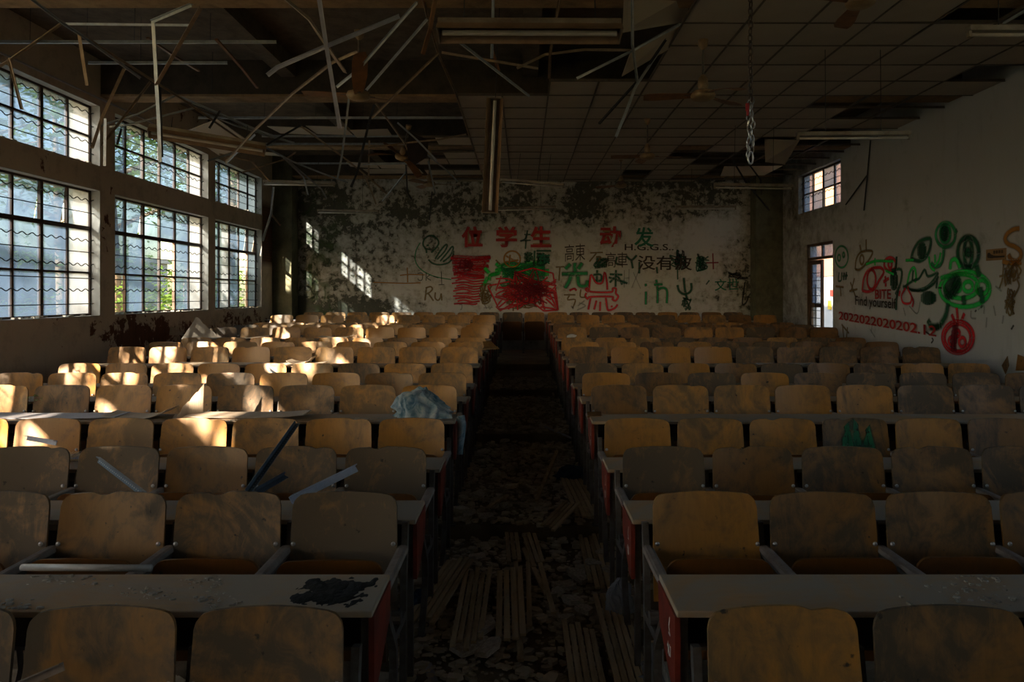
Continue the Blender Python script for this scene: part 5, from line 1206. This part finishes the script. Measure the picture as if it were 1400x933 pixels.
mb = MB(); mb.add(vs, fs); tag(mb.obj('burnt_crust', M['ash'], kind='stuff'), 'black burnt crust on the aisle end of the nearest left desk', 'burnt crust')
# weeds growing between the chairs and on a sill
def weed(label, c, n, s, seed):
    rr = random.Random(seed); mb = MB()
    for _ in range(n):
        p = Vector((rr.gauss(0, s), rr.gauss(0, s*.6), rr.uniform(0, 2.2*s))); a = rr.uniform(0, 6); r = s*rr.uniform(.18, .4); u = Vector((math.cos(a), math.sin(a), rr.uniform(-.3, .6)))*r; v = Vector((-math.sin(a), math.cos(a), rr.uniform(-.5, .5)))*r*.6
        mb.add([p-u, p+v, p+u, p-v], [(0, 1, 2, 3)])
    o = mb.obj('weed', M['leaf'], kind='stuff'); o.location = c; tag(o, label, 'weed', 'weeds inside the hall')
weed('green weed growing beside the ninth row chairs at the left wall', P(205, 500, 8.6), 40, .05, 1); weed('green weed between the second and third left chairs', P(259, 498, 8.6), 30, .04, 2)
weed('weed leaf tuft at the far left, fifth row', P(46, 553, 5.2), 24, .035, 3); weed('small weed sprouting on the last window ledge', Vector((XL-.03, 14.9, ZU)), 40, .06, 4)
# ------------------------------------------------------------------ outside
mb = MB(); mb.box(-45, X0-.05, -45, 60, -.75, -.35); mb.box(XO+.05, 45, -45, 60, -.75, -.02)
tag(mb.obj('yard_ground', M['ground'], kind='structure'), 'bare ground outside the windows', 'ground')
def tree(label, x, y, h, r, n, seed, leaf_s=.13, trunk=.16, low=.35, group='trees outside the left windows', zb=-.35):
    rr = random.Random(seed); t = thing('tree', label, 'tree', (x, y, zb), group=group); mb = MB()
    lean = Vector((rr.uniform(-.4, .4), rr.uniform(-.4, .4), 0)); tp = lean+Vector((0, 0, h*.8))
    def taper(a, b_, r0, r1):
        d = (b_-a); u = Vector((1, 0, 0)) if abs(d.normalized().x) < .8 else Vector((0, 1, 0)); u = (u-d*u.dot(d)/d.length_squared).normalized(); v = d.normalized().cross(u); k = 8
        mb.add([a+(u*math.cos(2*PI*i/k)+v*math.sin(2*PI*i/k))*r0 for i in range(k)]+[b_+(u*math.cos(2*PI*i/k)+v*math.sin(2*PI*i/k))*r1 for i in range(k)], [(i, (i+1) % k, (i+1) % k+k, i+k) for i in range(k)])
    taper(Vector((0, 0, 0)), lean*.5+Vector((0, 0, h*.4)), trunk, trunk*.75); taper(lean*.5+Vector((0, 0, h*.4)), tp, trunk*.75, trunk*.25)
    cl = []
    for k in range(16):
        a = rr.uniform(0, 2*PI); zz = h*rr.uniform(low, .85); b0 = lean*(zz/h)+Vector((0, 0, zz)); b1 = b0+Vector((math.cos(a), math.sin(a), .5))*r*rr.uniform(.4, .9); taper(b0, b1, trunk*.3, .015)
        cl.append(b1)
        b2 = b1+Vector((math.cos(a+.7), math.sin(a+.7), .3))*r*.35; taper(b1, b2, .02, .008); cl.append(b2)
    mb.obj('trunk', M['bark'], t, True)
    lf = MB()
    for _ in range(n):
        c = rr.choice(cl)+Vector((rr.gauss(0, 1), rr.gauss(0, 1), rr.gauss(0, .8)))*r*.20; a = rr.uniform(0, 6); s = leaf_s*rr.uniform(.5, 1.3)
        u = Vector((math.cos(a), math.sin(a), rr.uniform(-.7, .7))).normalized()*s; v = Vector((-math.sin(a), math.cos(a), rr.uniform(-1, 1))).normalized()*s*.45
        lf.add([c-u, c+v, c+u, c-v], [(0, 1, 2, 3)])
    lf.obj('foliage', M['leaf'], t, kind='stuff'); return t
tree('sparse tree shading the nearest left windows', -10.6, -13.5, 9.5, 2.6, 850, 1)
tree('tall sparse tree second from the front outside', -11.2, -7.5, 9.5, 2.5, 700, 2)
tree('leaning sparse tree outside the middle windows', -10.2, -4.2, 8.4, 2.0, 450, 3)
tree('tree with a pale trunk behind the second left window', -10.2, 17.2, 10, 3.0, 2600, 4, trunk=.22)
tree('tree outside the first left window, beyond the glass', -11.5, 13.2, 10, 3.2, 2600, 5)
tree('tree with a forked trunk behind the last left window', -9.4, 21.5, 9, 3.0, 2600, 6, trunk=.25)
tree('tall tree far beyond the second left window', -15.5, 23, 12, 3.8, 2600, 7)
tree('tall tree far beyond the first left window', -17, 17, 12, 3.8, 2600, 8)
tree('tall tree far beyond the last left window', -14.5, 30, 12, 4.0, 2600, 9)
for i, (x, y) in enumerate(((-9.0, 19.6), (-10.2, 24.5), (-12.5, 19.2), (-13, 27), (-14.5, 15.5), (-8.3, 16.6))):
    tree('leafy shrub outside the left windows, %s from the front' % ORD[[5,2,3,1,4,0].index(i)], x, y, 2.6+.3*(i % 3), 1.3, 1300, 20+i, .10, .05, .1, 'shrubs outside the left windows')
tree('unseen narrow tree added outside to keep sun off the back left column', -8.9, 6.75, 5.9, .62, 1800, 31, .12, .07, .55)  # added out of view to block sun from the column
# bank of greenery and a pale house seen through the left windows
bd = thing('far_building', 'pale building seen faintly through the left windows', 'building', (-25, 22, -.35))
mb = MB(); mb.box(-3, 0, -8, 26, 0, 4.2); mb.obj('wall', M['far_wall'], bd)
mb = MB(); mb.box(-3.3, .3, -8.3, 26.3, 4.2, 4.45); mb.obj('roof', M['outer'], bd)
for k in range(7): mb = MB(); mb.box(-.02, .03, -6+k*4.4, -4+k*4.4, 1.3, 3.0); mb.obj('window', M['dark_board'], bd)
bd = thing('orange_building', 'orange and pale grey rendered building across the yard on the right', 'building', (11.0, 28, -.02))
mb = MB(); mb.box(0, 6, -13, 20, 2.42, 7.0); mb.obj('upper_wall', M['orange_wall'], bd)
mb = MB(); mb.box(0.03, 6, -13, 20, 0, 2.42); mb.obj('lower_wall', M['pale_wall'], bd)
mb = MB(); mb.box(-.5, 6.4, -13.4, 20.4, 7.0, 7.25); mb.obj('roof', M['outer'], bd)
for nm, m_, lab, y, z, a, b_ in (('red_panel', 'sign_red', 'red panel on the pale wall seen through the open door', 24.25, 1.80, .20, .11), ('blue_panel', 'sign_blue', 'blue sign seen low through the open door', 24.1, 1.38, .12, .10), ('yellow_panel', 'sign_yellow', 'yellow sign beside the blue one through the door', 24.5, 1.36, .12, .16)):
    mb = MB(); mb.box(-.03, 0, -a, a, -b_, b_); o = mb.obj(nm, M[m_]); o.location = (11.02, y, z); tag(o, lab, 'sign')
# ------------------------------------------------------------------ render hints
cy = bpy.context.scene.cycles
cy.use_denoising = True; cy.max_bounces = 12; cy.diffuse_bounces = 8; cy.transparent_max_bounces = 24; cy.caustics_reflective = False; cy.caustics_refractive = False
cy.sample_clamp_indirect = 6
